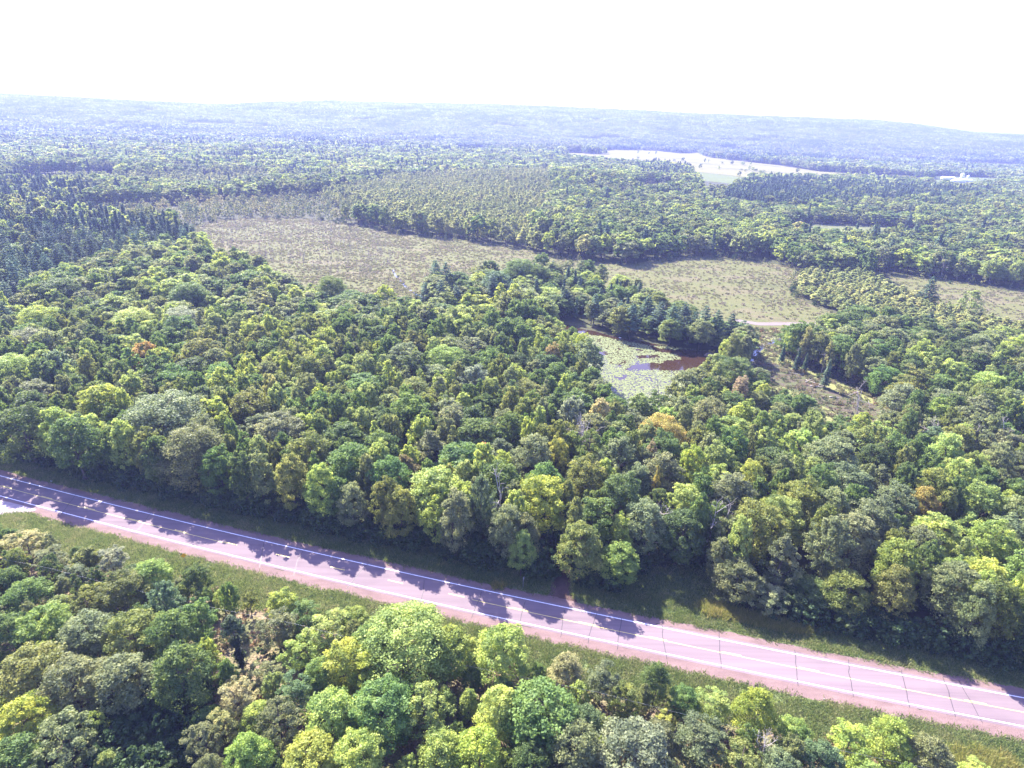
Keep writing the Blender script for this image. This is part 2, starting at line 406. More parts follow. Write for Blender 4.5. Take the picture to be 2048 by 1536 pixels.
YSCR = [bush('yellowing_sapling', 920 + i, 16, 14, .75, 2.2, 7.0, M['scrub_yellow'], 'ragged') for i in range(3)]
BRUSH = [bush('brush_clump', 940 + i, 14, 26, .26, 1.5, 1.9, M['brush'], 'ragged') for i in range(5)]
UNDER = [bush('undergrowth_bush', 960 + i, 26, 34, .42, 3.0, 5.0, M['under'], 'round') for i in range(4)]

def tuft(name, seed, n, h, spread, mat, wd=.05):
    r = np.random.default_rng(seed); p = r.normal(0, spread, (n, 2)); a = r.uniform(0, 6.28, n); hh = h * r.uniform(.5, 1.2, n)
    w_ = np.stack([np.cos(a), np.sin(a)], 1) * wd; ln_ = r.normal(0, .35, (n, 2)) * h
    V = np.zeros((n, 3, 3)); V[:, 0, :2] = p - w_; V[:, 1, :2] = p + w_; V[:, 2, :2] = p + ln_; V[:, 2, 2] = hh
    return mesh(name, V.reshape(-1, 3), np.arange(n * 3).reshape(n, 3), mat, tone=np.repeat(r.uniform(0, 1, n), 3))
TUFT = [tuft('grass_tuft', 1000 + i, 46, .34, .42, M['blade'], .06) for i in range(4)]
GOLD = [tuft('tall_grass_tuft', 1010 + i, 60, 1.1, .55, M['blade_gold'], .07) for i in range(3)]

def dead_mb(seed, Ht, r0=.2, nb=9, depth=2, spread=.75):
    r = np.random.default_rng(seed); mb = MB()
    def grow(p, d, L, rad, lev):
        k = 5; P = [p]
        for i in range(k - 1):
            d = d + r.normal(0, .12, 3); d /= np.linalg.norm(d); P.append(P[-1] + d * L / (k - 1))
        rr = np.linspace(rad, max(rad * .25, .02), k); mb.tube(P, rr, 6 if lev == 0 else 4)
        if lev < depth:
            for j in range(nb if lev == 0 else 4):
                u = r.uniform(.35, 1); i = min(int(u * (k - 1)), k - 2); q = P[i] + (P[i + 1] - P[i]) * (u * (k - 1) - i)
                nd_ = d * (1 - spread) + r.normal(0, .55, 3) * spread + np.array([0, 0, .35]); nd_ /= np.linalg.norm(nd_)
                grow(q, nd_, L * r.uniform(.25, .42), rad * .38, lev + 1)
    grow(np.array([0, 0, -.2]), np.array([r.normal(0, .05), r.normal(0, .05), 1.]), Ht, r0, 0)
    return mb
DEAD = [dead_mb(1100 + i, 12, .2, 9 + i, 2).mesh('bare_trunk', M['deadwood'], True) for i in range(5)]
_sn = [dead_mb(1150 + i, 7, .09, 4, 1) for i in range(3)]
SNAG = [m_.mesh('marsh_snag', M['twig']) for m_ in _sn]

# ------------------------------------------------------------------ instancing of uncountable stuff
def stuff(name, variants, P, rot, scl, var, label, cat):
    """one object: a cloud of points that carries copies of the given meshes"""
    hc = bpy.data.collections.new(name + '_sources')
    for k, me in enumerate(variants):
        o = bpy.data.objects.new('%s_source.%03d' % (name, k), me); hc.objects.link(o)
    me = bpy.data.meshes.new(name); me.vertices.add(len(P)); me.vertices.foreach_set('co', np.asarray(P, np.float32).ravel())
    for nm, ty, vals, key in (('var', 'INT', var, 'value'), ('rot', 'FLOAT_VECTOR', rot, 'vector'), ('scl', 'FLOAT_VECTOR', scl, 'vector')):
        a = me.attributes.new(nm, ty, 'POINT')
        a.data.foreach_set(key, np.asarray(vals, np.int32 if ty == 'INT' else np.float32).ravel())
    o = link(name, me); tag(o, label, cat, kind='stuff')
    ng = bpy.data.node_groups.new(name + '_scatter', 'GeometryNodeTree')
    ng.interface.new_socket('Geometry', in_out='INPUT', socket_type='NodeSocketGeometry')
    ng.interface.new_socket('Geometry', in_out='OUTPUT', socket_type='NodeSocketGeometry')
    n = ng.nodes; l = ng.links
    gi = n.new('NodeGroupInput'); go = n.new('NodeGroupOutput'); ip = n.new('GeometryNodeInstanceOnPoints')
    ci = n.new('GeometryNodeCollectionInfo'); ci.inputs['Collection'].default_value = hc
    ci.inputs['Separate Children'].default_value = True; ci.inputs['Reset Children'].default_value = True
    def na(nm, ty):
        x = n.new('GeometryNodeInputNamedAttribute'); x.data_type = ty; x.inputs['Name'].default_value = nm
        return [s for s in x.outputs if s.enabled and s.name == 'Attribute'][0]
    l.new(gi.outputs[0], ip.inputs['Points']); l.new(ci.outputs[0], ip.inputs['Instance']); ip.inputs['Pick Instance'].default_value = True
    l.new(na('var', 'INT'), ip.inputs['Instance Index']); l.new(na('rot', 'FLOAT_VECTOR'), ip.inputs['Rotation']); l.new(na('scl', 'FLOAT_VECTOR'), ip.inputs['Scale'])
    l.new(ip.outputs[0], go.inputs[0])
    md = o.modifiers.new('scatter', 'NODES'); md.node_group = ng
    return o
def zrot(n): return np.column_stack([np.zeros(n), np.zeros(n), rng.uniform(0, 6.283, n)])
def uscl(n, a, b, vert=.12):
    s = rng.uniform(a, b, n); return np.column_stack([s, s, s * rng.uniform(1 - vert, 1 + vert, n)])

# ------------------------------------------------------------------ the ground and the open places
g_ang = np.concatenate([np.linspace(-60, 60, 241), np.linspace(62, 298, 80)]) * math.pi / 180
g_rad = np.concatenate([[0], np.geomspace(20, 12500, 150)])
aa, rr_ = np.meshgrid(g_ang, g_rad[1:]); gx = np.sin(aa) * rr_; gy = np.cos(aa) * rr_
GV = np.vstack([[0, 0, 0], np.column_stack([gx.ravel(), gy.ravel(), H(gx, gy).ravel()])])
na_ = len(g_ang); i0 = np.arange(na_); i1 = (i0 + 1) % na_
gq = []; 
for k in range(len(g_rad) - 2):
    a0 = 1 + k * na_; a1 = a0 + na_; gq.append(np.column_stack([a0 + i0, a1 + i0, a1 + i1, a0 + i1]))
gq = np.concatenate(gq)[:, ::-1]; gt = np.column_stack([np.zeros(na_, int), 1 + i1, 1 + i0])
M['soil'] = ground_mat('forest_floor', [(.15, 6, [(.3, (.035, .045, .018)), (.6, (.06, .06, .03)), (.8, (.08, .065, .04))], 1)])
struct('ground', mesh('ground', GV, [gq, gt], M['soil'], smooth=True))

def sheet(name, pts, mat, z=.02, px=True, label=None, cat=None, kind='structure', sub=None):
    pg = poly(pts) if px else np.array(pts, float)
    n = len(pg); V = np.column_stack([pg, np.full(n, z)])
    me = bpy.data.meshes.new(name); me.from_pydata([tuple(v) for v in V], [], [tuple(range(n))])
    if me.polygons[0].normal.z < 0: me.flip_normals()
    me.materials.append(mat); me.update(); o = link(name, me); tag(o, label, cat, kind=kind); return o
def smooth_poly(pg, it=2):
    for _ in range(it):
        n = np.roll(pg, -1, 0); pg = np.stack([pg * .75 + n * .25, pg * .25 + n * .75], 1).reshape(-1, 2)
    return pg
def wobble(pg, amp, sc, step=2.0):
    out = []
    for i in range(len(pg)):
        a, b = pg[i], pg[(i + 1) % len(pg)]; L = np.linalg.norm(b - a); k = max(1, int(L / step))
        for j in range(k): out.append(a + (b - a) * j / k)
    o = np.array(out); o[:, 0] += (vnoise(o[:, 0] * sc, o[:, 1] * sc) - .5) * amp; o[:, 1] += (vnoise(o[:, 0] * sc + 40, o[:, 1] * sc + 11) - .5) * amp
    return o

# highway centre line, from the yellow line of the photo
cpx = [(0, 973.7), (223.5, 1025), (414, 1076), (763, 1161.6), (1164, 1247.7), (1380, 1291), (1700, 1354), (2048, 1425)]
cg = poly(cpx); rc2 = np.polyfit(cg[:, 0], cg[:, 1], 2)
rX = np.linspace(-330, 300, 253); rY = np.polyval(rc2, rX)
dY = np.polyval(np.polyder(rc2), rX); nx = -dY / np.hypot(1, dY); ny = 1 / np.hypot(1, dY)
rS = np.concatenate([[0], np.cumsum(np.hypot(np.diff(rX), np.diff(rY)))])
def roff(P):
    """signed distance of points from the road's centre line, + on the far side"""
    P = np.asarray(P, float); y = np.polyval(rc2, P[..., 0]); d = np.polyval(np.polyder(rc2), P[..., 0])
    return (P[..., 1] - y) / np.hypot(1, d)
def ribbon(name, o0, o1, z, mat, s0=None, s1=None, parent=None, jag=0.0):
    sel = np.ones(len(rX), bool)
    if s0 is not None:
        ss = np.linspace(s0, s1, max(2, int((s1 - s0) / 2.5) + 1)); x = np.interp(ss, rS, rX); y = np.interp(ss, rS, rY); a = np.interp(ss, rS, nx); b = np.interp(ss, rS, ny)
    else: x, y, a, b = rX, rY, nx, ny
    if jag and s0 is None:
        x = np.interp(np.arange(0, rS[-1], .6), rS, rX); y = np.polyval(rc2, x); d = np.polyval(np.polyder(rc2), x); a = -d / np.hypot(1, d); b = 1 / np.hypot(1, d)
        j0 = (vnoise(x * 1.3, x * 0 + o0) - .5) * jag + (vnoise(x * .21, x * 0 + o0 + 7) - .5) * jag * 1.2; j1 = (vnoise(x * 1.3, x * 0 + o1 + 3) - .5) * jag + (vnoise(x * .21, x * 0 + o1) - .5) * jag * 1.2
    else: j0 = j1 = 0
    A = np.column_stack([x + a * (o0 + j0), y + b * (o0 + j0), np.full(len(x), z)]); B = np.column_stack([x + a * (o1 + j1), y + b * (o1 + j1), np.full(len(x), z)])
    n = len(x); V = np.vstack([A, B]); q = np.column_stack([np.arange(n - 1), np.arange(1, n), n + np.arange(1, n), n + np.arange(n - 1)])
    me = mesh(name, V, q, mat); o = link(name, me, parent)
    return o
RW = 3.62
M['asphalt'] = ground_mat('worn_asphalt', [(.09, 4, [(.3, (.175, .133, .142)), (.7, (.205, .157, .165))], .12), (22, 3, [(.25, (.82, .82, .82)), (.75, (1, 1, 1))], 1), (.75, 3, [(.35, (.86, .85, .87)), (.6, (1, 1, 1))], .02), (.06, 3, [(.42, (.92, .92, .93)), (.5, (1, 1, 1))], 1)], .1, 25)
M['gravel'] = ground_mat('pink_gravel', [(.5, 6, [(.3, (.17, .112, .104)), (.7, (.24, .162, .148))], .35), (9, 4, [(.2, (.7, .7, .7)), (.7, (1, 1, 1))], 1)], .5, 9)
M['verge'] = ground_mat('verge_grass', [(.9, 6, [(.30, (.10, .135, .048)), (.5, (.155, .19, .07)), (.72, (.23, .23, .11))], .12), (2.6, 5, [(.3, (.62, .66, .6)), (.65, (1, 1, 1))], .6)], 1, 3)
M['rough'] = ground_mat('dry_rough_ground', [(.12, 6, [(.30, (.09, .11, .04)), (.45, (.16, .16, .07)), (.58, (.27, .20, .12)), (.75, (.34, .24, .18))], 1), (1.7, 5, [(.3, (.55, .55, .55)), (.65, (1, 1, 1))], 1)], 1, 2)
M['white_paint'] = simple('white_road_paint', (.78, .78, .80), .6); M['yellow_paint'] = simple('yellow_road_paint', (.68, .56, .16), .6)
M['seal'] = simple('crack_seal', (.035, .032, .036), .5)
struct_ = lambda o: tag(o, kind='structure')
struct_(ribbon('rough_ground', -95, -RW - 3.2 - 7, .012, M['rough'], jag=1.5))
struct_(ribbon('near_verge', -RW - 3.2 - 9, -RW - 3.2, .020, M['verge'], jag=.7))
struct_(ribbon('far_verge', RW + 2.2, RW + 10.5, .020, M['verge'], jag=.7))
sh1 = struct_(ribbon('gravel_shoulder', -RW - 3.9, -RW - .5, .030, M['gravel'], jag=.5)); struct_(ribbon('gravel_shoulder', RW + .5, RW + 2.6, .030, M['gravel'], jag=.5))
hw = struct_(ribbon('highway', -RW - .75, RW + .75, .045, M['asphalt']))
ribbon('edge_line', -RW - .11, -RW + .11, .060, M['white_paint'], parent=hw); ribbon('edge_line', RW - .11, RW + .11, .060, M['white_paint'], parent=hw)
def s_at(px, py): return float(np.interp(at(px, py)[0], rX, rS))
sA, sB, sD = s_at(455, 1086), s_at(945, 1207), s_at(1445, 1308)
ribbon('centre_line', -.20, -.06, .060, M['yellow_paint'], 2, sA, parent=hw); ribbon('centre_line', -.20, -.06, .060, M['yellow_paint'], sB, rS[-1] - 2, parent=hw)
k = -18
while sD + k * 15.24 < rS[-1] - 6:
    s = sD + k * 15.24; k += 1
    if s > 3: ribbon('lane_dash', .04, .24, .060, M['yellow_paint'], s, s + 3.9, parent=hw)
cracks = [((1438, 1268), (1440, 1334)), ((1589, 1302), (1594, 1369)), ((1697, 1322), (1706, 1391)), ((1802, 1342), (1823, 1414)), ((1887, 1357), (1912, 1432)), ((1920, 1363), (1965, 1444)), ((1323, 1252), (1329, 1316)), ((1243, 1239), (1236, 1297)), ((1195, 1229), (1182, 1286)), ((1129, 1222), (1122, 1273)), ((1051, 1205), (1040, 1250)), ((962, 1186), (942, 1234)), ((848, 1162), (840, 1205)), ((733, 1130), (693, 1175)), ((604, 1105), (590, 1150)), ((530, 1082), (521, 1133)), ((300, 1028), (272, 1062)), ((150, 990), (128, 1026)), ((-60, 945), (-90, 975)), ((2110, 1400), (2160, 1480))]
for k, (a, b) in enumerate(cracks):
    pa, pb = poly([a, b]); r = np.random.default_rng(k); n = 9; t = np.linspace(-.04, 1.04, n)
    d = (pb - pa) / np.linalg.norm(pb - pa); nrm = np.array([-d[1], d[0]])
    c0 = pa + (pb - pa) * t[:, None] + nrm * (np.cumsum(r.normal(0, .09, n)))[:, None]
    V = np.vstack([np.column_stack([c0 - nrm * .05, np.full(n, .066)]), np.column_stack([c0 + nrm * .05, np.full(n, .066)])])
    q = np.column_stack([np.arange(n - 1), np.arange(1, n), n + np.arange(1, n), n + np.arange(n - 1)]); link('sealed_crack', mesh('sealed_crack', V, q[:, ::-1], M['seal']), hw)
# side road mouth at the left edge of the photo
M['pale_road'] = ground_mat('pale_side_road', [(.8, 5, [(.3, (.26, .215, .225)), (.7, (.34, .29, .30))], .5)], .2, 10)
sheet('side_road', smooth_poly(poly([(-420, 905), (-150, 968), (74, 1016), (70, 1023), (30, 1026), (-40, 1036), (-160, 1090), (-420, 1130)]), 2), M['pale_road'], .038, px=False)
M['dirt'] = ground_mat('red_dirt', [(.4, 6, [(.3, (.06, .036, .030)), (.7, (.11, .07, .06))], 1)], .6, 4)
track_px = [(1086, 1212), (1170, 1228), (1145, 1190), (1138, 1130), (1130, 1075), (1110, 1075), (1106, 1130), (1100, 1185)]
sheet('dirt_track', wobble(smooth_poly(poly(track_px)), .8, .7), M['dirt'], .026, px=False)
M['dark_grass'] = ground_mat('darkened_grass', [(.4, 6, [(.3, (.05, .075, .025)), (.7, (.10, .12, .045))], 1)], .8, 3)  # dark grass: tree shade put into the clearing's colour; field margins are simply dark
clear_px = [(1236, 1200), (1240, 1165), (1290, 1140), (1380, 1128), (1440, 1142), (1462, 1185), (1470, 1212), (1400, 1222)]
sheet('roadside_clearing', wobble(smooth_poly(poly(clear_px)), 1.2, .4), M['dark_grass'], .014, px=False)
gold_px = [(1400, 1206), (1440, 1213), (1500, 1226), (1560, 1240), (1622, 1262), (1600, 1268), (1540, 1256), (1470, 1240), (1410, 1228)]

# open country: marsh, meadows, fields
M['marsh'] = ground_mat('marsh_sedge', [(.045, 7, [(.30, (.078, .086, .030)), (.42, (.122, .120, .044)), (.52, (.106, .114, .038)), (.6, (.134, .118, .058)), (.72, (.092, .098, .034))], .5), (.6, 5, [(.3, (.72, .72, .72)), (.65, (1, 1, 1))], .6)], .8, 1.2)
M['sedge'] = ground_mat('green_sedge', [(.08, 5, [(.3, (.12, .135, .045)), (.7, (.19, .19, .07))], .5)], .6, 1.2)
M['stubble'] = ground_mat('ripe_field', [(.02, 4, [(.3, (.125, .120, .034)), (.7, (.165, .155, .046))], .2), (.15, 4, [(.3, (.9, .9, .86)), (.7, (1, 1, 1))], .05)], .1, .5)
M['pasture'] = ground_mat('green_pasture', [(.015, 4, [(.3, (.080, .100, .026)), (.7, (.105, .125, .034))], .4)], .1, .5)
marsh1 = smooth_poly(poly([(330, 470), (420, 440), (560, 434), (690, 444), (780, 464), (900, 478), (1000, 488), (1090, 509), (1180, 524), (1260, 529), (1320, 518), (1400, 509), (1500, 520), (1592, 534), (1604, 560), (1592, 596), (1700, 640), (1800, 662), (1650, 672), (1560, 700), (1520, 700), (1500, 680), (1300, 625), (1288, 600), (1150, 562), (1060, 556), (900, 572), (838, 590), (880, 622), (820, 640), (700, 625), (560, 590), (500, 560), (430, 545), (408, 505)]), 2)
marsh2 = smooth_poly(poly([(1735, 540), (1860, 556), (2048, 580), (2300, 612), (2300, 692), (2048, 664), (1955, 642), (1880, 622), (1800, 592), (1745, 562)]), 2)
meadow3 = smooth_poly(poly([(1560, 452), (1640, 447), (1760, 452), (1860, 465), (1920, 480), (1900, 492), (1780, 486), (1640, 483), (1570, 475)]), 2)
field_tan = poly([(1126, 304), (1205, 309), (1211, 299.5), (1310, 301), (1360, 307), (1400, 305), (1416, 314), (1480, 322), (1560, 331), (1640, 343), (1760, 350), (1880, 360), (1885, 366), (1880, 374), (1740, 365), (1560, 362), (1510, 368), (1379, 343), (1300, 338), (1210, 330), (1120, 316)])
field_green = poly([(1379, 342), (1512, 359), (1490, 372), (1462, 392), (1440, 398), (1408, 398), (1392, 375), (1385, 360)])
meadow4 = poly([(1282, 378), (1300, 373), (1345, 379), (1352, 390), (1300, 396), (1262, 392)])
clear5 = poly([(900, 296), (975, 297), (972, 304), (905, 303)])
clear6 = poly([(20, 352), (240, 346), (246, 362), (20, 368)])
farmyard = poly([(1868, 352), (1990, 356), (2000, 378), (1925, 386), (1856, 378)])
def zsheet(name, pg, mat, z):
    o = sheet(name, pg, mat, z, px=False)
    return o
zsheet('marsh', wobble(marsh1, 5, .06), M['marsh'], .01); zsheet('marsh', wobble(marsh2, 5, .06), M['marsh'], .01)
zsheet('wet_meadow', smooth_poly(poly([(1505, 657), (1640, 660), (1660, 672), (1560, 705), (1520, 700), (1490, 690)])), M['sedge'], .03)
M['dull_meadow'] = ground_mat('dull_meadow', [(.06, 5, [(.3, (.085, .10, .04)), (.7, (.125, .13, .055))], .5)], .6, 1.2); zsheet('meadow', meadow3, M['dull_meadow'], .03); zsheet('ripe_field', field_tan, M['stubble'], .05); zsheet('green_field', field_green, M['pasture'], .12)
zsheet('small_meadow', meadow4, M['pasture'], .05); zsheet('pale_clearing', clear5, M['stubble'], .05); zsheet('pale_green_clearing', clear6, M['pasture'], .05); zsheet('farm_yard', farmyard, M['pasture'], .18)
# pond, stream and mud (field edges below need strip_px)
def water_mat(name, deep, rough=.06):
    m, nt, nd, ln = newmat(name); o = nd.new('ShaderNodeOutputMaterial'); b = nd.new('ShaderNodeBsdfPrincipled')
    b.inputs['Base Color'].default_value = (*deep, 1); b.inputs['Roughness'].default_value = rough; b.inputs['IOR'].default_value = 1.33
    n = nd.new('ShaderNodeTexNoise'); n.inputs['Scale'].default_value = .8; g = nd.new('ShaderNodeNewGeometry'); ln.new(g.outputs['Position'], n.inputs['Vector'])
    bp = nd.new('ShaderNodeBump'); bp.inputs['Strength'].default_value = .05; bp.inputs['Distance'].default_value = .1; ln.new(n.outputs[0], bp.inputs['Height']); ln.new(bp.outputs[0], b.inputs['Normal'])
    ln.new(b.outputs[0], o.inputs[0]); return m
M['water'] = water_mat('brown_pond_water', (.030, .016, .008)); M['stream'] = water_mat('stream_water', (.05, .06, .10), .1)
pond = smooth_poly(poly([(1075, 636), (1170, 660), (1300, 688), (1400, 700), (1438, 708), (1462, 722), (1440, 750), (1400, 778), (1330, 845), (1240, 860), (1196, 840), (1180, 790), (1165, 745), (1130, 700), (1080, 660)]), 2)
zsheet('pond', wobble(pond, 3, .15, 1.5), M['water'], .06)
M['mud'] = ground_mat('reddish_mud', [(.25, 6, [(.3, (.055, .042, .028)), (.46, (.090, .075, .050)), (.55, (.08, .09, .036))], .5)], .8, 2)
mud = smooth_poly(poly([(1488, 722), (1508, 718), (1560, 730), (1600, 748), (1660, 778), (1740, 800), (1775, 830), (1740, 856), (1690, 836), (1640, 812), (1600, 790), (1540, 758), (1495, 740)]), 2)
zsheet('mud_flat', wobble(mud, 4, .2, 1.5), M['mud'], .05)
bank = smooth_poly(poly([(1490, 700), (1545, 704), (1610, 735), (1690, 770), (1760, 800), (1800, 850), (1760, 890), (1680, 880), (1600, 840), (1520, 790), (1480, 750)]), 2)
zsheet('weedy_bank', wobble(bank, 4, .2, 2), M['sedge'], .03)
zsheet('mud_puddle', smooth_poly(poly([(1655, 802), (1690, 806), (1688, 814), (1662, 810)])), M['water'], .07)
def strip_px(pts, wd, z, name, mat, amp=0):
    c = poly(pts); 
    t = np.arange(len(c)); tt = np.linspace(0, len(c) - 1, len(c) * 6); c = np.column_stack([np.interp(tt, t, c[:, 0]), np.interp(tt, t, c[:, 1])])
    d = np.gradient(c, axis=0); d /= np.linalg.norm(d, axis=1)[:, None]; n_ = np.column_stack([-d[:, 1], d[:, 0]])
    w2 = wd / 2 * (1 + amp * (vnoise(tt * 1.7, tt * 0 + wd) - .5))[:, None]
    pg = np.vstack([c + n_ * w2, (c - n_ * w2)[::-1]]); return zsheet(name, pg, mat, z)
strip_px([(1500, 722), (1506, 712), (1514, 703), (1525, 694), (1548, 683), (1562, 678), (1590, 672), (1640, 668)], 2.4, .09, 'stream', M['stream'], .9)
strip_px([(786, 540), (790, 550), (800, 560), (812, 574), (830, 588), (860, 600), (905, 606), (960, 612), (1010, 622), (1080, 640)], 1.6, .05, 'stream', M['stream'], .8)
strip_px([(940, 604), (975, 612), (1020, 622), (1090, 640), (1140, 646), (1200, 656)], 5.0, .02, 'shore_path', M['mud'], .5)
M['pale_gravel'] = ground_mat('pale_gravel', [(.4, 5, [(.3, (.14, .115, .105)), (.7, (.19, .155, .145))], .3)], .3, 5)
gravel_c = [(1470, 640), (1515, 648), (1580, 648), (1660, 649), (1740, 653), (1775, 659), (1830, 676)]
strip_px(gravel_c, 5.4, .08, 'gravel_road', M['pale_gravel'], .15)

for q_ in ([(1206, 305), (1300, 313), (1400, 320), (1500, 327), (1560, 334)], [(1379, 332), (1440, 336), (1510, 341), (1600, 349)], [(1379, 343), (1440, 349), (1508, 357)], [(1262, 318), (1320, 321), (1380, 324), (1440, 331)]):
    strip_px(q_, 6.5, .35, 'field_margin', M['dark_grass'], .8)

# lily pads: uncountable, one mesh of small leaves
def in_px(P, pts): return inside(P, poly(pts))
n = 60000; bb0, bb1 = pond.min(0), pond.max(0)
L_ = rng.uniform(bb0, bb1, (n, 2)); L_ = L_[inside(L_, pond)]
open_w = [[(1300, 693), (1345, 700), (1380, 698), (1480, 712), (1470, 760), (1400, 760), (1395, 745), (1335, 741), (1320, 735), (1325, 722), (1362, 718), (1350, 708), (1310, 703)],
          [(1250, 742), (1262, 731), (1300, 725), (1335, 728), (1335, 741), (1290, 740)], [(1186, 702), (1212, 701), (1218, 710), (1196, 712)], [(1266, 712), (1312, 709), (1318, 715), (1280, 718)],
          [(1070, 630), (1180, 658), (1300, 686), (1340, 692), (1300, 692), (1200, 672), (1100, 662)], [(1200, 760), (1225, 772), (1222, 800), (1205, 800)]]
keep = np.ones(len(L_), bool)
for pg in open_w: keep &= ~in_px(L_ + rng.normal(0, .45, L_.shape), pg)
nz = vnoise(L_[:, 0] * .35, L_[:, 1] * .22) * .6 + vnoise(L_[:, 0] * 1.1, L_[:, 1] * .9) * .4
L_ = L_[keep & (nz > .24)]
n = len(L_); r_ = rng.uniform(.16, .42, n); th = rng.uniform(0, 6.28, (n, 1)) + np.arange(6) * 6.283 / 6
V = np.stack([L_[:, :1] + np.cos(th) * r_[:, None], L_[:, 1:] + np.sin(th) * r_[:, None], .075 + rng.uniform(0, .03, (n, 1)) + rng.normal(0, .012, (n, 6))], 2).reshape(-1, 3)
M['pad'] = foliage('lily_pad_leaves', [(0, (.135, .160, .070)), (1, (.175, .195, .095))], trans=.05, rough=.8, spec=.05)
tag(link('lily_pads', mesh('lily_pads', V, np.arange(n * 6).reshape(n, 6), M['pad'], tone=np.repeat(np.clip(rng.normal(.5, .16, n), 0, 1), 6))), 'pale green lily pads covering most of the brown pond', 'lily pads', kind='stuff')

# ------------------------------------------------------------------ where trees may stand
OPEN = [marsh1, marsh2, meadow3, field_tan, field_green, meadow4, clear5, clear6, farmyard, pond, bank, mud,
        poly([(880, 600), (960, 600), (1100, 634), (1200, 654), (1200, 664), (1080, 650), (960, 622)]),
        poly([(1490, 640), (1800, 645), (1830, 660), (1650, 672), (1560, 705), (1500, 700)])]
NEAR_OPEN = [poly([(60, 1070), (250, 1092), (480, 1162), (720, 1228), (700, 1245), (580, 1215), (430, 1218), (400, 1175), (300, 1120), (120, 1098)]), poly(track_px), poly(clear_px), poly(gold_px), poly([(425, 1238), (560, 1248), (575, 1300), (530, 1390), (440, 1400), (415, 1330)]),
             poly([(1880, 1475), (2120, 1520), (2120, 1700), (1920, 1560)]), poly([(240, 1420), (400, 1400), (400, 1620), (220, 1620)])]
copse = poly([(1590, 566), (1625, 548), (1700, 545), (1745, 562), (1800, 592), (1880, 622), (1960, 644), (2048, 666), (2200, 692), (2048, 700), (1900, 690), (1780, 665), (1700, 640), (1600, 600)])
Z_pine = [poly([(-200, 470), (0, 458), (150, 452), (330, 466), (405, 505), (408, 532), (300, 542), (180, 548), (80, 590), (60, 650), (-100, 680)]), poly([(-200, 372), (60, 368), (200, 400), (190, 432), (60, 436), (-200, 440)])]
Z_scrub = poly([(60, 440), (200, 418), (420, 402), (640, 396), (720, 420), (700, 446), (560, 440), (420, 446), (330, 466), (150, 452)])
Z_aspen = [poly([(640, 396), (800, 360), (1100, 345), (1110, 400), (1060, 470), (1090, 505), (1000, 484), (880, 472), (780, 460), (715, 440)]), copse, poly([(20, 366), (260, 362), (500, 352), (560, 362), (400, 380), (60, 380)])]
Z_plant = poly([(1440, 405), (1500, 378), (1560, 370), (1700, 379), (1880, 391), (2000, 397), (1900, 412), (1600, 428), (1450, 415)])
Z_island = poly([(835, 585), (900, 573), (1050, 558), (1150, 566), (1290, 602), (1400, 640), (1510, 690), (1500, 712), (1430, 704), (1300, 684), (1170, 652), (1090, 632), (960, 600), (880, 600)])
Z_bank2 = poly([(1560, 706), (1660, 674), (1830, 662), (2048, 700), (2300, 760), (2048, 800), (1900, 800), (1790, 810), (1690, 768), (1600, 730)])
Z_fieldconif = poly([(1268, 342), (1300, 334), (1380, 344), (1388, 374), (1350, 378), (1290, 372)])
def is_open(P, near=True):
    m = np.zeros(len(P), bool)
    for pg in OPEN: m |= inside(P, pg)
    m &= ~inside(P, Z_fieldconif)
    return m

TREES = []           # nearest woods: one entry per tree
grid = {}
def clash(x, y, R, k=.80):
    gi, gj = int(x // 6), int(y // 6)
    for a in (-2, -1, 0, 1, 2):
        for b in (-2, -1, 0, 1, 2):
            for (u, v, r2) in grid.get((gi + a, gj + b), ()):
                if (x - u) ** 2 + (y - v) ** 2 < ((R + r2) * k) ** 2: return True
    return False
def put(x, y, R, Ht, colour, form, own=False):
    grid.setdefault((int(x // 6), int(y // 6)), []).append((x, y, R)); TREES.append(dict(x=x, y=y, R=R, H=Ht, col=colour, form=form, own=own))
lowm = poly([(1130, 770), (1500, 748), (1640, 818), (1780, 872), (1790, 950), (1640, 925), (1500, 880), (1330, 905), (1160, 905)])
def E_(px, py, rpx, Ht, colour, form):
    """a tree whose crown centre shows at px, py"""
    zc = Ht * .66; p = at(px, py, zc)
    if 20 < p[0] < 95 and 5 < roff(p[:2]) < 40: Ht = max(7, min(Ht, (roff(p[:2]) - (9.5 if 28 < p[0] < 74 else 6.5)) / .79)); zc = Ht * .66; p = at(px, py, zc)
    dep = (p - np.array([0, 0, CAM_H])) @ Fv
    put(p[0], p[1], rpx * dep / F_PX, Ht, colour, form, True)
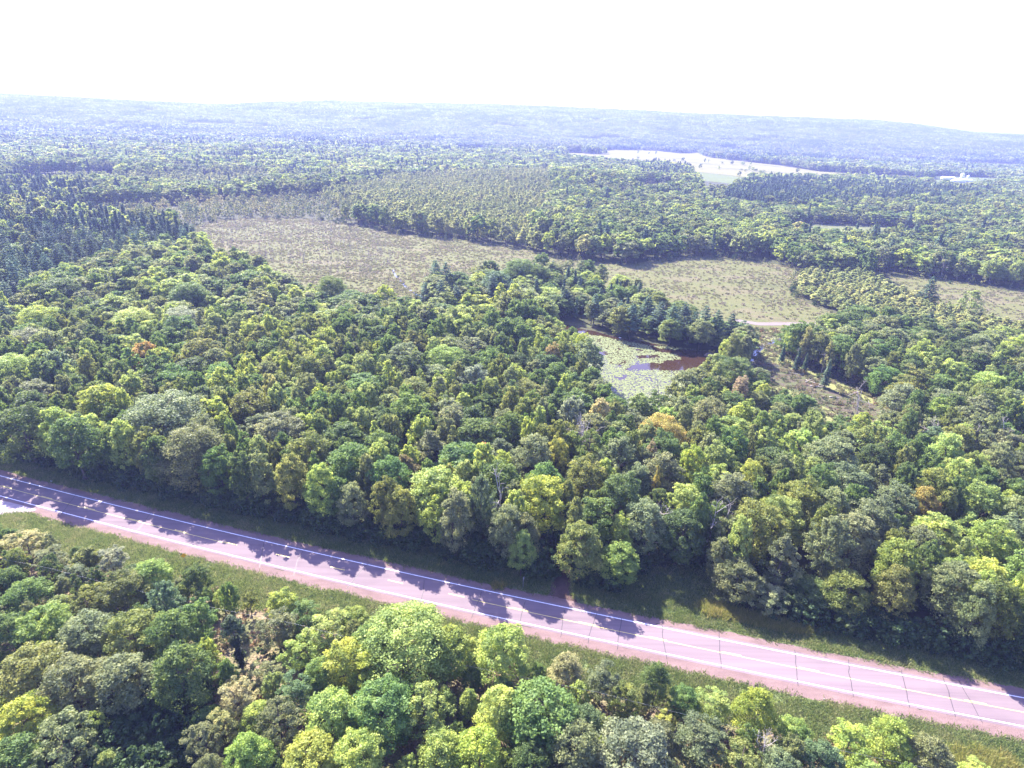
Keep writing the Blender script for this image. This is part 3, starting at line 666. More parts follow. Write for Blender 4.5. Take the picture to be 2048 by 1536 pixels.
FG = [(50, 1085, 44, 8, 'pale yellow', 'ragged'), (100, 1115, 34, 7, 'grey green', 'ragged'), (150, 1150, 34, 7, 'grey green', 'ragged'), (225, 1118, 34, 8, 'silvery green', 'ragged'),
 (300, 1150, 36, 9, 'bright green', 'oval'), (55, 1190, 40, 9, 'mid green', 'oval'), (90, 1250, 48, 11, 'bright green', 'round'), (20, 1260, 36, 10, 'mid green', 'oval'), (185, 1195, 36, 9, 'olive green', 'ragged'),
 (240, 1180, 42, 11, 'olive green', 'oak'), (330, 1205, 38, 12, 'blue green', 'fan'), (175, 1270, 52, 12, 'grey green', 'oak'), (70, 1345, 62, 13, 'olive green', 'oak'), (265, 1270, 52, 13, 'olive green', 'oak'),
 (345, 1270, 46, 14, 'mid green', 'oval'), (400, 1235, 40, 13, 'mid green', 'ragged'), (360, 1345, 50, 15, 'deep green', 'oval'), (250, 1360, 54, 13, 'grey green', 'round'), (150, 1360, 56, 13, 'grey green', 'oak'),
 (50, 1440, 46, 12, 'yellow green', 'oval'), (125, 1480, 62, 13, 'grey green', 'ragged'), (20, 1530, 55, 12, 'deep green', 'round'), (560, 1250, 42, 9, 'grey green', 'ragged'), (610, 1225, 34, 8, 'mid green', 'ragged'),
 (655, 1255, 44, 9, 'mid green', 'ragged'), (705, 1240, 30, 7, 'mid green', 'round'), (600, 1300, 40, 8, 'bright green', 'ragged'), (690, 1325, 46, 12, 'yellow green', 'round'), (735, 1345, 38, 11, 'yellow green', 'oval'), (640, 1350, 36, 9, 'olive green', 'round'),
 (815, 1275, 92, 15, 'mid green', 'oak'), (890, 1300, 48, 13, 'mid green', 'round'), (745, 1290, 40, 12, 'mid green', 'round'), (1010, 1300, 50, 13, 'olive green', 'oak'), (940, 1290, 20, 6, 'lemon yellow', 'ragged'),
 (1130, 1340, 36, 10, 'pale yellow', 'oval'), (1205, 1360, 38, 10, 'grey green', 'ragged'), (1312, 1358, 26, 10, 'deep green', 'oval'), (1250, 1395, 34, 9, 'olive green', 'ragged'), (1370, 1400, 30, 7, 'mid green', 'round'),
 (1430, 1410, 40, 8, 'light green', 'ragged'), (1512, 1420, 38, 12, 'yellow green', 'oval'), (1588, 1470, 36, 8, 'light green', 'round'), (1700, 1480, 48, 9, 'yellow green', 'ragged'), (1785, 1478, 42, 10, 'yellow green', 'oval'),
 (1860, 1510, 44, 10, 'grey green', 'oval'), (1400, 1480, 60, 11, 'grey green', 'ragged'), (1275, 1510, 70, 13, 'silvery green', 'oak'), (1480, 1530, 50, 10, 'olive green', 'ragged'), (1150, 1500, 58, 12, 'grey green', 'oak'),
 (1080, 1430, 74, 14, 'olive green', 'oak'), (1000, 1420, 44, 12, 'mid green', 'round'), (955, 1510, 54, 12, 'yellow green', 'round'), (770, 1420, 62, 14, 'mid green', 'round'), (850, 1420, 50, 13, 'olive green', 'ragged'),
 (880, 1510, 46, 11, 'mid green', 'oval'), (665, 1430, 52, 12, 'light green', 'oval'), (475, 1395, 44, 10, 'pale yellow', 'ragged'), (445, 1450, 34, 9, 'pale yellow', 'ragged'), (405, 1480, 36, 11, 'grey green', 'ragged'),
 (560, 1440, 48, 12, 'grey green', 'ragged'), (520, 1350, 36, 7, 'grey green', 'ragged'), (620, 1520, 58, 11, 'yellow green', 'oak'), (720, 1510, 50, 12, 'mid green', 'round'), (500, 1510, 46, 11, 'bright green', 'oval'), (590, 1385, 40, 10, 'blue green', 'ragged'),
 (1640, 1515, 40, 9, 'blue green', 'oval'), (1560, 1540, 40, 9, 'grey green', 'round'), (1950, 1545, 34, 6, 'lemon yellow', 'ragged'), (1330, 1440, 26, 5, 'lemon yellow', 'ragged'), (1060, 1530, 40, 10, 'deep green', 'round')]
for i_, a in enumerate(FG):
    if 540 < a[0] < 1130 and a[4] in ('mid green', 'olive green'): a = a[:4] + (('light green', 'bright green', 'mid green')[i_ % 3],) + a[5:]
    E_(*a)
FO = [(662, 576, 28, 18, 'deep green', 'round'), (1115, 912, 22, 17, 'lemon yellow', 'round'), (1320, 868, 48, 17, 'golden', 'round'), (1843, 1015, 30, 17, 'golden', 'oval'), (1870, 1040, 11, 15, 'orange tinged', 'narrow'), (966, 921, 10, 17, 'russet', 'round'), (1301, 917, 11, 17, 'peach', 'round'),
 (1311, 972, 13, 18, 'golden', 'narrow'), (290, 714, 30, 17, 'orange tinged', 'round'), (1482, 778, 15, 15, 'peach', 'round'), (1105, 714, 16, 17, 'brownish', 'round'), (950, 765, 38, 17, 'silvery green', 'fan'), (893, 725, 44, 18, 'bright green', 'oak'),
 (1142, 832, 30, 18, 'silvery green', 'fan'), (1200, 830, 24, 17, 'pale yellow', 'oval'), (770, 592, 20, 17, 'yellow green', 'round'), (1500, 962, 26, 18, 'yellow green', 'round'), (1385, 930, 26, 18, 'yellow green', 'round'), (1790, 1125, 42, 18, 'bright green', 'oak'),
 (205, 810, 46, 19, 'yellow green', 'oval'), (330, 840, 82, 22, 'grey green', 'oak'), (390, 900, 60, 20, 'grey green', 'oak'), (85, 642, 42, 18, 'yellow green', 'oak'), (270, 645, 42, 18, 'light green', 'round'), (362, 645, 40, 18, 'silvery green', 'round'), (55, 690, 40, 18, 'silvery green', 'round'),
 (1038, 540, 36, 19, 'mid green', 'oak'), (1075, 550, 24, 17, 'deep green', 'round'), (992, 562, 28, 17, 'blue green', 'oval'), (25, 745, 48, 18, 'light green', 'oak'), (115, 585, 42, 20, 'deep green', 'round'), (1085, 1000, 52, 19, 'yellow green', 'oak'), (962, 1010, 32, 20, 'blue green', 'fan'), (910, 1030, 34, 20, 'grey green', 'oval'), (1044, 1095, 24, 13, 'light green', 'oval'), (380, 590, 36, 18, 'mid green', 'round'),
 (620, 910, 46, 19, 'olive green', 'round'), (700, 930, 46, 19, 'mid green', 'oak'), (780, 960, 42, 19, 'mid green', 'round'), (560, 870, 50, 19, 'grey green', 'oak'), (500, 820, 46, 19, 'olive green', 'oak'), (150, 880, 46, 20, 'deep green', 'round'), (50, 850, 50, 20, 'deep green', 'oak'),
 (1170, 960, 40, 19, 'olive green', 'round'), (1240, 990, 44, 19, 'deep green', 'oak'), (1520, 1050, 50, 19, 'olive green', 'oak'), (1660, 1090, 46, 19, 'grey green', 'fan'), (1740, 1040, 44, 19, 'grey green', 'oak'), (1910, 1180, 46, 18, 'grey green', 'round'), (1980, 1090, 46, 18, 'bright green', 'round'),
 (1960, 1010, 44, 18, 'light green', 'round'), (1600, 1000, 44, 18, 'olive green', 'oak'), (1475, 740, 36, 15, 'deep green', 'oak'), (1440, 1290 - 180, 24, 15, 'grey green', 'oval'), (1535, 1190, 44, 14, 'grey green', 'ragged'), (1620, 1180, 46, 16, 'deep green', 'oval')]
for a in FO: E_(*a)
def pick_col(x, y):
    px, py, _ = to_px([x, y, 14.]); n = vnoise(np.array([x / 26.]), np.array([y / 26.]))[0] * .5 + random.random() * .50 + .03 + (px - 900) / 1024 * .10
    if random.random() < .012: return random.choice(['pale yellow', 'golden', 'brownish', 'silvery green'])
    for t, c in ((.22, 'deep green'), (.32, 'dark green'), (.47, 'mid green'), (.56, 'olive green'), (.70, 'grey green'), (.82, 'blue green' if random.random() < .2 else 'light green'), (.92, 'bright green'), (9, 'yellow green')):
        if n < t: return c
FW = ['oak', 'round', 'oval', 'oak', 'round', 'ragged', 'fan', 'round', 'oval', 'narrow']
no_tree = [pg for pg in NEAR_OPEN]
# wood edge along the far verge first: tall dense trees
for s in np.arange(2, rS[-1] - 2, 4.6):
    x = np.interp(s, rS, rX); y = np.interp(s, rS, rY); a = np.interp(s, rS, nx); b = np.interp(s, rS, ny); o_ = random.uniform(13.2, 15.5) if x < 35 or x > 92 else random.uniform(16, 18.5)
    R = random.uniform(3.4, 5.0); X, Y = x + a * o_, y + b * o_
    if any(inside(np.array([[X, Y]]), pg)[0] for pg in no_tree) or clash(X, Y, R, .62): continue
    if min(np.hypot(*(poly(track_px).mean(0) - (X, Y))), 99) < 3.5: continue
    put(X, Y, R, random.uniform(14.5, 18) if -50 < x < 20 else random.uniform(16.5, 20.5) if x < 20 or x > 92 else (o_ - (9 if 28 < x < 74 else 6)) / .79, pick_col(X, Y), random.choice(['oval', 'round', 'oval', 'oak']))
tries = rng.uniform([-300, 40], [290, 275], (60000, 2))
tries = tries[(np.abs(tries[:, 0]) < .93 * tries[:, 1] + 35)]
ro = roff(tries); op = is_open(tries); tr_ = np.zeros(len(tries), bool)
for pg in no_tree: tr_ |= inside(tries, pg)
tc = poly(track_px).mean(0)
lowt = inside(tries, lowm)
for (x, y), o_, a, b, lm in zip(tries, ro, op, tr_, lowt):
    if a or b: continue
    if o_ > 17:
        R = random.uniform(4.2, 7.4) if random.random() < .72 else random.uniform(2.6, 4); Ht = random.uniform(14, 20)
        if 20 < x < 95: Ht = min(Ht, (o_ - (9.5 if 28 < x < 74 else 6.5)) / .79)
        if lm: Ht = random.uniform(12, 15.5) if to_px([x, y, 0])[0] < 1430 else random.uniform(9, 12.5); R = min(R, 5)
        if clash(x, y, R, .72): continue
    elif o_ < -17.5:
        if y > 140: continue
        R = random.uniform(1.6, 3.2); Ht = random.uniform(5, 10)
        if clash(x, y, R, .80): continue
    else: continue
    put(x, y, R, Ht, pick_col(x, y), random.choice(FW))

# ------------------------------------------------------------------ single trees: the 300 that show largest
for t in TREES:
    t['px'], t['py'], t['dep'] = [float(v) for v in to_px([t['x'], t['y'], t['H'] * .7])]
    t['vis'] = -25 < t['px'] < 2073 and 150 < t['py'] < 1585
    t['score'] = t['R'] / t['dep'] + (10 if (t['own'] and t['vis']) else 0)
order = sorted([t for t in TREES if t['vis']], key=lambda t: -t['score'])
heroes = order[:300]; hset = set(id(t) for t in heroes)
rest = [t for t in TREES if id(t) not in hset]
LMK = [('the yellow warning sign', 368, 1112), ('the grey signpost', 1046, 1158), ('the dirt track', 1122, 1150), ('the big golden tree', 1320, 868), ('the lemon-yellow tree', 1115, 912),
 ('the orange-tinged tree at left', 290, 714), ('the peach-coloured tree', 1482, 778), ('the golden tree at far right', 1843, 1015), ("the pond's near tip", 1228, 800), ('the side road mouth', 30, 1025),
 ('the lone ivy-clad slender tree', 478, 1290), ('the pale yellow tree below the road', 1130, 1340), ('the pale yellow trees lower left', 462, 1420), ('the strip of golden grass', 1515, 1238),
 ('the bare tree above the road', 1000, 1030), ('the pale dead limbs', 1425, 1065), ('the dirt patch lower right', 1970, 1515), ('the biggest crown below the road', 815, 1275), ('the dark hollow lower left', 310, 1480),
 ('the red-brown puddle', 1672, 808), ('the dark pine stand', 300, 520), ('the silvery feathery tree', 950, 765), ('the white dead trunks', 2005, 900), ('the lakeside pines', 1390, 650), ('the marsh', 800, 510)]
DIRS = ['right of', 'above and right of', 'above', 'above and left of', 'left of', 'below and left of', 'below', 'below and right of']
ORD = ['first', 'second', 'third', 'fourth', 'fifth', 'sixth', 'seventh', 'eighth', 'ninth', 'tenth', 'eleventh', 'twelfth', 'thirteenth', 'fourteenth', 'fifteenth', 'sixteenth', 'seventeenth', 'eighteenth', 'nineteenth', 'twentieth']
def relate(items, noun):
    """items: dicts with px, py, look -> sets a label no other item has"""
    groups = {}
    for t in items:
        best = min((L for L in LMK if not (abs(L[1] - t['px']) < 22 and abs(L[2] - t['py']) < 22)), key=lambda L: math.hypot(L[1] - t['px'], L[2] - t['py']))
        dx, dy = t['px'] - best[1], best[2] - t['py']; dd = DIRS[int(round(math.degrees(math.atan2(dy, dx)) / 45)) % 8]
        t['_d'] = math.hypot(dx, dy); groups.setdefault((t['look'], dd, best[0]), []).append(t)
    for (look, dd, lm), ts in groups.items():
        ts.sort(key=lambda t: t['_d'])
        for k, t in enumerate(ts):
            t['label'] = ('%s %s %s %s' % (look, noun, dd, lm)) if len(ts) == 1 else ('%s %s %s %s %s' % (ORD[min(k, 19)], look, noun, dd, lm))
CN = {'dark green': 'darkest green', 'deep green': 'deep green', 'grey green': 'greyish', 'blue green': 'bluish', 'mid green': 'plain green', 'olive green': 'olive', 'silvery green': 'silvery'}
for t in heroes: t['look'] = '%s %s' % (CN.get(t['col'], t['col']), FWORD[t['form']])
relate(heroes, 'tree')
by_form = {}
for i, (f, cm, tm) in enumerate(HERO): by_form.setdefault(f, []).append(i)
for t in heroes:
    f, cm, tm = HERO[random.choice(by_form[t['form']])]
    if t['R'] > 7.5 and t['form'] in ('oak', 'round'): f, cm, tm = FINE['huge'][0]
    elif t['dep'] < 185 or t['R'] > 6.2: f, cm, tm = random.choice(FINE[t['form']])
    root = empty('broadleaf_tree', (t['x'], t['y'], 0), random.uniform(0, 6.28)); a, b = t['R'] / RS, t['H'] / HS
    tag(root, t['label'], 'tree', 'broadleaf trees below the highway' if roff([t['x'], t['y']]) < 0 else 'broadleaf trees of the near wood')
    root.scale = (a, a * random.uniform(.93, 1.07), b)
    tr = link('trunk', tm, root); cr = link('crown', cm, root)
    c = np.array(COL[t['col']]) * random.uniform(.86, 1.16) * np.array([random.uniform(.92, 1.08), 1, random.uniform(.9, 1.1)]); cr.color = (*[float(v) for v in c], 1)

# ------------------------------------------------------------------ pines
PT = []; pgrid = {}
def pput(x, y, Ht, R, force=False, sp=None):
    gi, gj = int(x // 8), int(y // 8)
    if not force:
        for a in (-1, 0, 1):
            for b in (-1, 0, 1):
                for u, v in pgrid.get((gi + a, gj + b), ()):
                    if (x - u) ** 2 + (y - v) ** 2 < (7.2 if force is False else 3) ** 2: return
    pgrid.setdefault((gi, gj), []).append((x, y)); PT.append(dict(x=x, y=y, H=Ht, R=R, sp=sp, own=force))
for px, py, Ht, sp in [(882, 588, 19, 0), (912, 596, 17, 0), (851, 586, 15, 0), (1022, 586, 17, 0), (1008, 604, 16, 0), (871, 546, 20, 0), (892, 548, 18, 0), (1042, 556, 17, 0), (985, 574, 18, 0), (1240, 628, 17, 0), (1262, 636, 18, 0), (1295, 618, 19, 0), (1320, 632, 19, 0),
    (1345, 640, 20, 0), (1368, 636, 20, 0), (1388, 650, 17, 0), (1409, 642, 20, 0), (1433, 650, 19, 0), (1461, 656, 18, 0), (1485, 666, 16, 0), (1190, 612, 17, 0), (1130, 600, 17, 0), (1861, 578, 20, 0), (1567, 702, 10, 1), (1597, 714, 12, 1), (1612, 722, 9, 1), (1656, 742, 13, 1), (1765, 735, 11, 1),
    (14, 640, 20, 0), (30, 590, 20, 0), (60, 560, 19, 0), (22, 535, 20, 0), (1705, 722, 10, 1), (1860, 640, 12, 0), (1905, 690, 13, 0)]:
    p = at(px, py, Ht * .6); pput(p[0], p[1], Ht, Ht / 22, True, sp)
# the broad pine stand left of the marsh, then the groves behind it
for pg, tries_n in ((Z_pine[0], 5200),):
    b0, b1 = pg.min(0), pg.max(0); q = rng.uniform(b0, b1, (tries_n, 2)); q = q[inside(q, pg)]; q = q[np.argsort(q[:, 1])]
    for x, y in q: pput(float(x), float(y), random.uniform(14, 24), 1)
for t in PT: t['px'], t['py'], t['dep'] = [float(v) for v in to_px([t['x'], t['y'], t['H'] * .65])]
pv = sorted([t for t in PT if -15 < t['px'] < 2063], key=lambda t: (not t['own'], t['dep'])); ph = pv[:180]; pid_ = set(id(t) for t in ph)
prest = [t for t in PT if id(t) not in pid_]
for t in ph: t['look'] = ('small dark' if t['sp'] else ('tall dark' if t['H'] > 20.5 else 'dark' if t['H'] > 18.5 else 'shorter dark'))
own_p = [t for t in ph if t['own']]; relate(own_p, 'pine')
sp_ = sorted([t for t in ph if not t['own']], key=lambda t: -t['py'])
for k, t in enumerate(sp_): t['label'] = '%s pine in the dense stand left of the marsh' % t['look']
# the stand's pines: by where in the stand they show
cells = {}
for t in sp_:
    gx_ = int(np.clip(t['px'] // 68, 0, 6)); hy_ = 'front' if t['py'] > 520 else ('middle' if t['py'] > 480 else 'rear')
    cells.setdefault((gx_, hy_, t['look']), []).append(t)
GXW = ['at the left photo edge', 'near the left photo edge', 'left of the stand centre', 'in the stand centre', 'right of the stand centre', 'toward the stand right end', 'at the stand right end by the marsh']
for (g_, h_, lk), ts in cells.items():
    ts.sort(key=lambda t: t['px'])
    for k, t in enumerate(ts): t['label'] = ('%s pine, %s row, %s' % (lk, h_, GXW[g_])) if len(ts) == 1 else ('%s from left of the %s pines, %s row, %s' % (ORD[min(k, 19)], lk, h_, GXW[g_]))
for t in ph:
    cm, tm = PINES[(random.choice([3, 4]) if t['sp'] else random.choice([0, 1, 2, 0, 1]))]
    root = empty('pine_tree', (t['x'], t['y'], 0), random.uniform(0, 6.28)); s = t['H'] / 22; root.scale = (s * (random.uniform(1.15, 1.5) if t['own'] and not t['sp'] else random.uniform(.9, 1.2)),) * 2 + (s,)
    tag(root, t['label'], 'pine tree', 'pines by the pond and marsh' if t['own'] else 'pines of the stand left of the marsh')
    link('trunk', tm, root); cr = link('crown', cm, root)
    c = np.array((.072, .115, .058)) * random.uniform(.7, 1.35) * np.array([random.uniform(.9, 1.15), 1, random.uniform(.9, 1.15)]); cr.color = (*[float(v) for v in c], 1)

# ------------------------------------------------------------------ the wood beyond
def hexgrid(y0, y1, step, jit=.5, slope=.95, pad=40):
    ys = np.arange(y0, y1, step * .87); out = []
    for k, y in enumerate(ys):
        hw_ = slope * y + pad; xs = np.arange(-hw_, hw_, step) + (k % 2) * step / 2
        out.append(np.column_stack([xs, np.full(len(xs), y)]))
    P = np.concatenate(out); return P + rng.uniform(-jit, jit, P.shape) * step
BV = LOD1 + LOD2 + LOD3 + ASPEN; o2, o3, oa = len(LOD1), len(LOD1) + len(LOD2), len(LOD1) + len(LOD2) + len(LOD3)
bp, bs, bvv = [], [], []; cpn, cs, cv = [], [], []; CV = PINE_L
yp = []
def add_b(P, sx, sz, v): bp.append(np.column_stack([P, H(P[:, 0], P[:, 1]) - .1])); bs.append(np.column_stack([sx, sx, sz])); bvv.append(v)
def add_c(P, s): cpn.append(np.column_stack([P, H(P[:, 0], P[:, 1]) - .1])); cs.append(np.column_stack([s * rng.uniform(.85, 1.1, len(P)), s * rng.uniform(.85, 1.1, len(P)), s])); cv.append(rng.integers(0, len(CV), len(P)))
R_ = np.array([[t['x'], t['y']] for t in rest]); add_b(R_, np.array([t['R'] for t in rest]) / RS, np.array([t['H'] for t in rest]) / HS, np.array([random.choice(by_form[t['form']]) for t in rest]))
if prest: R_ = np.array([[t['x'], t['y']] for t in prest]); add_c(R_, np.array([t['H'] for t in prest]) / 22)
for y0, y1, st, tier in ((268, 460, 9.6, 1), (460, 1050, 10.6, 2), (1050, 2000, 11.2, 3)):
    P = hexgrid(y0, y1, st); P = P[~is_open(P)]
    P = P[~inside(P, Z_pine[0]) | (rng.random(len(P)) < .28)]
    if tier > 1: P = P[vnoise(P[:, 0] / 34 + 5, P[:, 1] / 30) < .86]
    if tier == 1: P = P[(P[:, 1] > 272)]
    asp = np.zeros(len(P), bool)
    for z in Z_aspen: asp |= inside(P, z)
    sc = inside(P, Z_scrub); con = (inside(P, Z_plant) & (rng.random(len(P)) < .7)) | (inside(P, Z_pine[1]) & (rng.random(len(P)) < .6)); isl = inside(P, Z_island)
    fc = inside(P, Z_fieldconif); n1 = vnoise(P[:, 0] / 90 + 3, P[:, 1] / 120); u = rng.random(len(P))
    colpx = 1024 + P[:, 0] / P[:, 1] * F_PX
    conp = .03 + .34 * sstep(.5, .72, n1) * np.clip((1500 - colpx) / 1100, .08, 1)
    if tier == 1: conp = conp * 0
    con |= (u < conp) & ~asp; con |= isl & (u < .16); con |= fc & (u < .5)
    # scrub: sparse yellowing saplings
    yp.append(P[sc & (u < .85)]); P2 = P[~sc]; con, asp2, n1b = con[~sc], asp[~sc], n1[~sc]; islb = isl[~sc]
    add_c(P2[con], rng.uniform(.72, 1.08, con.sum()) * np.where(islb[con], .72, 1))
    B = P2[~con]; aB = asp2[~con]; nb = len(B)
    v = {1: rng.integers(0, len(LOD1), nb), 2: o2 + rng.integers(0, len(LOD2), nb), 3: o3 + rng.integers(0, len(LOD3), nb)}[tier]
    v = np.where(aB, oa + rng.integers(0, len(ASPEN), nb), v)
    big = .62 + .42 * vnoise(B[:, 0] / 140, B[:, 1] / 140 + 50) + .30 * vnoise(B[:, 0] / 38, B[:, 1] / 44 + 20); sx = rng.uniform(.66, 1.38, nb) * st / 8.0 * np.where(aB, .95, 1); sz = big * rng.uniform(.85, 1.12, nb) * np.where(inside(B, copse), .55, 1)
    sz = np.where(islb[~con], sz * .74, sz)
    if tier == 1: # keep crowns beside the pond, stream and mud low enough to see over
        lm_ = inside(B, lowm) | inside(B, poly([(1780, 655), (2300, 690), (2300, 790), (1780, 740)])) | inside(B, poly([(560, 590), (840, 620), (1000, 640), (1000, 700), (560, 660)])); sz = np.where(lm_, sz * .74, sz)
    add_b(B, sx, sz, v)
# denser infill so that aspens and the copse stand close
for z in Z_aspen[:2]:
    b0, b1 = z.min(0), z.max(0); n = int((b1[0] - b0[0]) * (b1[1] - b0[1]) / (26 if z is copse else 48)); P = rng.uniform(b0, b1, (n, 2)); P = P[inside(P, z)]; P = P[~is_open(P)]
    add_b(P, rng.uniform(.6, 1.0, len(P)), rng.uniform(.55, .95, len(P)) * (.62 if z is copse else 1), oa + rng.integers(0, len(ASPEN), len(P)))
z = Z_plant; b0, b1 = z.min(0), z.max(0); P = rng.uniform(b0, b1, (6000, 2)); P = P[inside(P, z)]; add_c(P[~is_open(P)], rng.uniform(.7, .9, (~is_open(P)).sum()))
# hedgerow trees and bushes between the fields, and the trees round the farm
hp = []
for a, b, n in (((1262, 318), (1500, 331), 16), ((1385, 337), (1600, 346), 9), ((1500, 352), (1560, 350), 6), ((1212, 303), (1420, 318), 3), ((1660, 346), (1850, 354), 10)):
    pa, pb = poly([a, b]); tt = rng.random(n); hp.append(pa + (pb - pa) * tt[:, None] + rng.normal(0, 3, (n, 2)))
hp.append(poly([(1478, 354), (1375, 336), (1490, 344), (1505, 343), (1520, 346), (1618, 340), (1632, 341), (1690, 344), (1700, 345), (1170, 313), (1222, 316), (1955, 362), (1968, 366), (1980, 360)]))
hp = np.concatenate(hp); add_b(hp, rng.uniform(.3, .9, len(hp)), rng.uniform(.25, .75, len(hp)), o3 + rng.integers(0, len(LOD3), len(hp)))
bp, bs, bvv = np.concatenate(bp), np.concatenate(bs), np.concatenate(bvv)
stuff('broadleaf_forest', BV, bp, zrot(len(bp)), bs, bvv, 'mixed green broadleaf forest stretching back from the highway around the marsh', 'forest')
cpn, cs, cv = np.concatenate(cpn), np.concatenate(cs), np.concatenate(cv)
stuff('conifer_forest', CV, cpn, zrot(len(cpn)), cs, cv, 'dark conifers standing among and behind the broadleaf woods', 'conifers')

# far woods: clumps of low trees
def patch(seed, n, size, hh, nl, lsz, mat, conif):
    r = np.random.default_rng(seed); C_, N_, T_ = [], [], []
    for k in range(n):
        c = np.array([*r.uniform(-size / 2, size / 2, 2), 0]); h_ = hh * r.uniform(.75, 1.15); R = h_ * .3 * (.6 if conif else 1.05); t = r.uniform(.25, 1, nl)
        rr = R * ((1.05 - t) * 1.2 if conif else np.sqrt(np.clip(1 - ((t - .55) / .48) ** 2, .05, 1))); th = r.uniform(0, 6.28, nl)
        n_ = np.column_stack([np.cos(th), np.sin(th), (t - .35) * 1.6]); C_.append(c + np.column_stack([np.cos(th) * rr, np.sin(th) * rr, t * h_])); N_.append(n_ / np.linalg.norm(n_, axis=1)[:, None]); T_.append(np.clip(r.uniform(.3, .7) + r.normal(0, .06, nl), 0, 1))
    V, q = leaves(np.concatenate(C_), np.concatenate(N_), lsz, r, jit=.35); return mesh('far_wood_clump', V, q, mat, tone=np.repeat(np.concatenate(T_), 4))
PV = [patch(k, 14, 38, 19, 20, 4.4, M['leaf_far'], False) for k in range(6)] + [patch(20 + k, 18, 38, 21, 12, 3.2, M['needle'], True) for k in range(2)] + \
     [patch(40 + k, 34, 84, 22, 14, 7.0, M['leaf_far'], False) for k in range(5)] + [patch(60 + k, 38, 84, 24, 9, 5.5, M['needle'], True) for k in range(1)]
P1 = hexgrid(2000, 4400, 33); P1 = P1[~is_open(P1)]; P2 = hexgrid(4400, 8200, 66, pad=300)
pn = [(P1, 0, 6, 2), (P2, 8, 5, 1)]; pp, ps, pv_ = [], [], []
for P, a, nb, nc in pn:
    u = rng.random(len(P)); n1 = vnoise(P[:, 0] / 260, P[:, 1] / 420); gap = (vnoise(P[:, 0] / 170 + 9, P[:, 1] / 240 + 70) > .80); P, u, n1 = P[~gap], u[~gap], n1[~gap]
    c = u < .06 + .5 * sstep(.55, .75, n1); v = np.where(c, a + nb + rng.integers(0, nc, len(P)), a + rng.integers(0, nb, len(P)))
    hs_ = .75 + .5 * vnoise(P[:, 0] / 200 + 31, P[:, 1] / 260); pp.append(np.column_stack([P, H(P[:, 0], P[:, 1]) - .5])); ps.append(np.column_stack([np.ones(len(P)), np.ones(len(P)), hs_])); pv_.append(v)
pp, ps, pv_ = np.concatenate(pp), np.concatenate(ps), np.concatenate(pv_)
stuff('distant_forest', PV, pp, zrot(len(pp)), ps, pv_, 'hazy blue forest rolling away to the horizon', 'forest')

# ------------------------------------------------------------------ scrub, brush, grass: nobody could count them
def scatter_in(pgs, dens, n_try_box=None, cond=None):
    out = []
    for pg in pgs:
        b0, b1 = pg.min(0), pg.max(0); n = int((b1[0] - b0[0]) * (b1[1] - b0[1]) * dens); P = rng.uniform(b0, b1, (n, 2)); out.append(P[inside(P, pg)])
    return np.concatenate(out)
def put_stuff(name, var, P, s0, s1, label, cat, vert=.2, z=0.0):
    Z = H(P[:, 0], P[:, 1]) + z
    return stuff(name, var, np.column_stack([P, Z]), zrot(len(P)), uscl(len(P), s0, s1, vert), rng.integers(0, len(var), len(P)), label, cat)
P = scatter_in([marsh1, marsh2], .36); d = vnoise(P[:, 0] / 16, P[:, 1] / 11); left = 1 - sstep(-60, 60, P[:, 0]); P = P[(rng.random(len(P)) < (.30 + .6 * sstep(.35, .75, d)) * (.5 + .6 * left))]
rd_ = at(*zip(*gravel_c))[:, :2]
P = P[~((np.abs(P[:, 1] - np.interp(P[:, 0], rd_[:, 0], rd_[:, 1])) < 7) & (P[:, 0] > rd_[0, 0]))]
put_stuff('marsh_scrub', SCRUB, P, .25, .85, 'low grey-brown bushes dotting the open marsh', 'bushes')
sn = poly([(200, 440), (560, 432), (760, 462), (780, 500), (820, 545), (700, 560), (480, 520), (400, 470)]); P = scatter_in([sn], .035); P = P[rng.random(len(P)) < .8]
put_stuff('marsh_snags', SNAG, P, .5, 1.1, 'thin bare grey saplings standing in the left part of the marsh', 'dead saplings')
Y = np.concatenate(yp + [scatter_in([Z_scrub], .006)]); Y = Y[~is_open(Y)]
put_stuff('yellowing_scrub', YSCR, Y, .8, 1.6, 'sparse yellowing saplings behind the left part of the marsh', 'saplings')
bd = np.concatenate([wobble(marsh1, 0, .1, 4.), wobble(marsh2, 0, .1, 4.)]); k = rng.integers(0, len(bd), 900); P = bd[k] + rng.normal(0, 4.5, (900, 2))
P = P[(vnoise(P[:, 0] / 9, P[:, 1] / 9) > .42) & ~inside(P, pond) & ~((P[:, 0] > 110) & (P[:, 1] < 370))]
put_stuff('marsh_edge_saplings', YSCR + SCRUB + UNDER[:2], P, .3, .95, 'ragged fringe of saplings and bushes round the edge of the marsh', 'saplings')
# belt below the road
P = rng.uniform([-150, 40], [150, 165], (9000, 2)); ro = roff(P); d = vnoise(P[:, 0] / 5, P[:, 1] / 5); P = P[(ro < -15.5) & (ro > -95) & (np.abs(P[:, 0]) < .93 * P[:, 1] + 20) & (rng.random(len(P)) < .25 + 1.0 * sstep(.35, .7, d))]
P = P[~inside(P, poly([(1900, 1480), (2120, 1522), (2120, 1640), (1930, 1545)]))]
put_stuff('roadside_brush', BRUSH, P, .4, 1.15, 'dry brown and green brush between the trees below the highway', 'brush')
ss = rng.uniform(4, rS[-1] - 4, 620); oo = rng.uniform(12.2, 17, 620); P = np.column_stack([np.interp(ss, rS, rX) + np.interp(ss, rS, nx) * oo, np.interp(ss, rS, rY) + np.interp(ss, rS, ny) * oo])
bad = inside(P, poly(track_px)) | inside(P, poly(clear_px)) | inside(P, poly(gold_px)); P = P[~bad & (np.hypot(*(P - tc).T) > 4)]
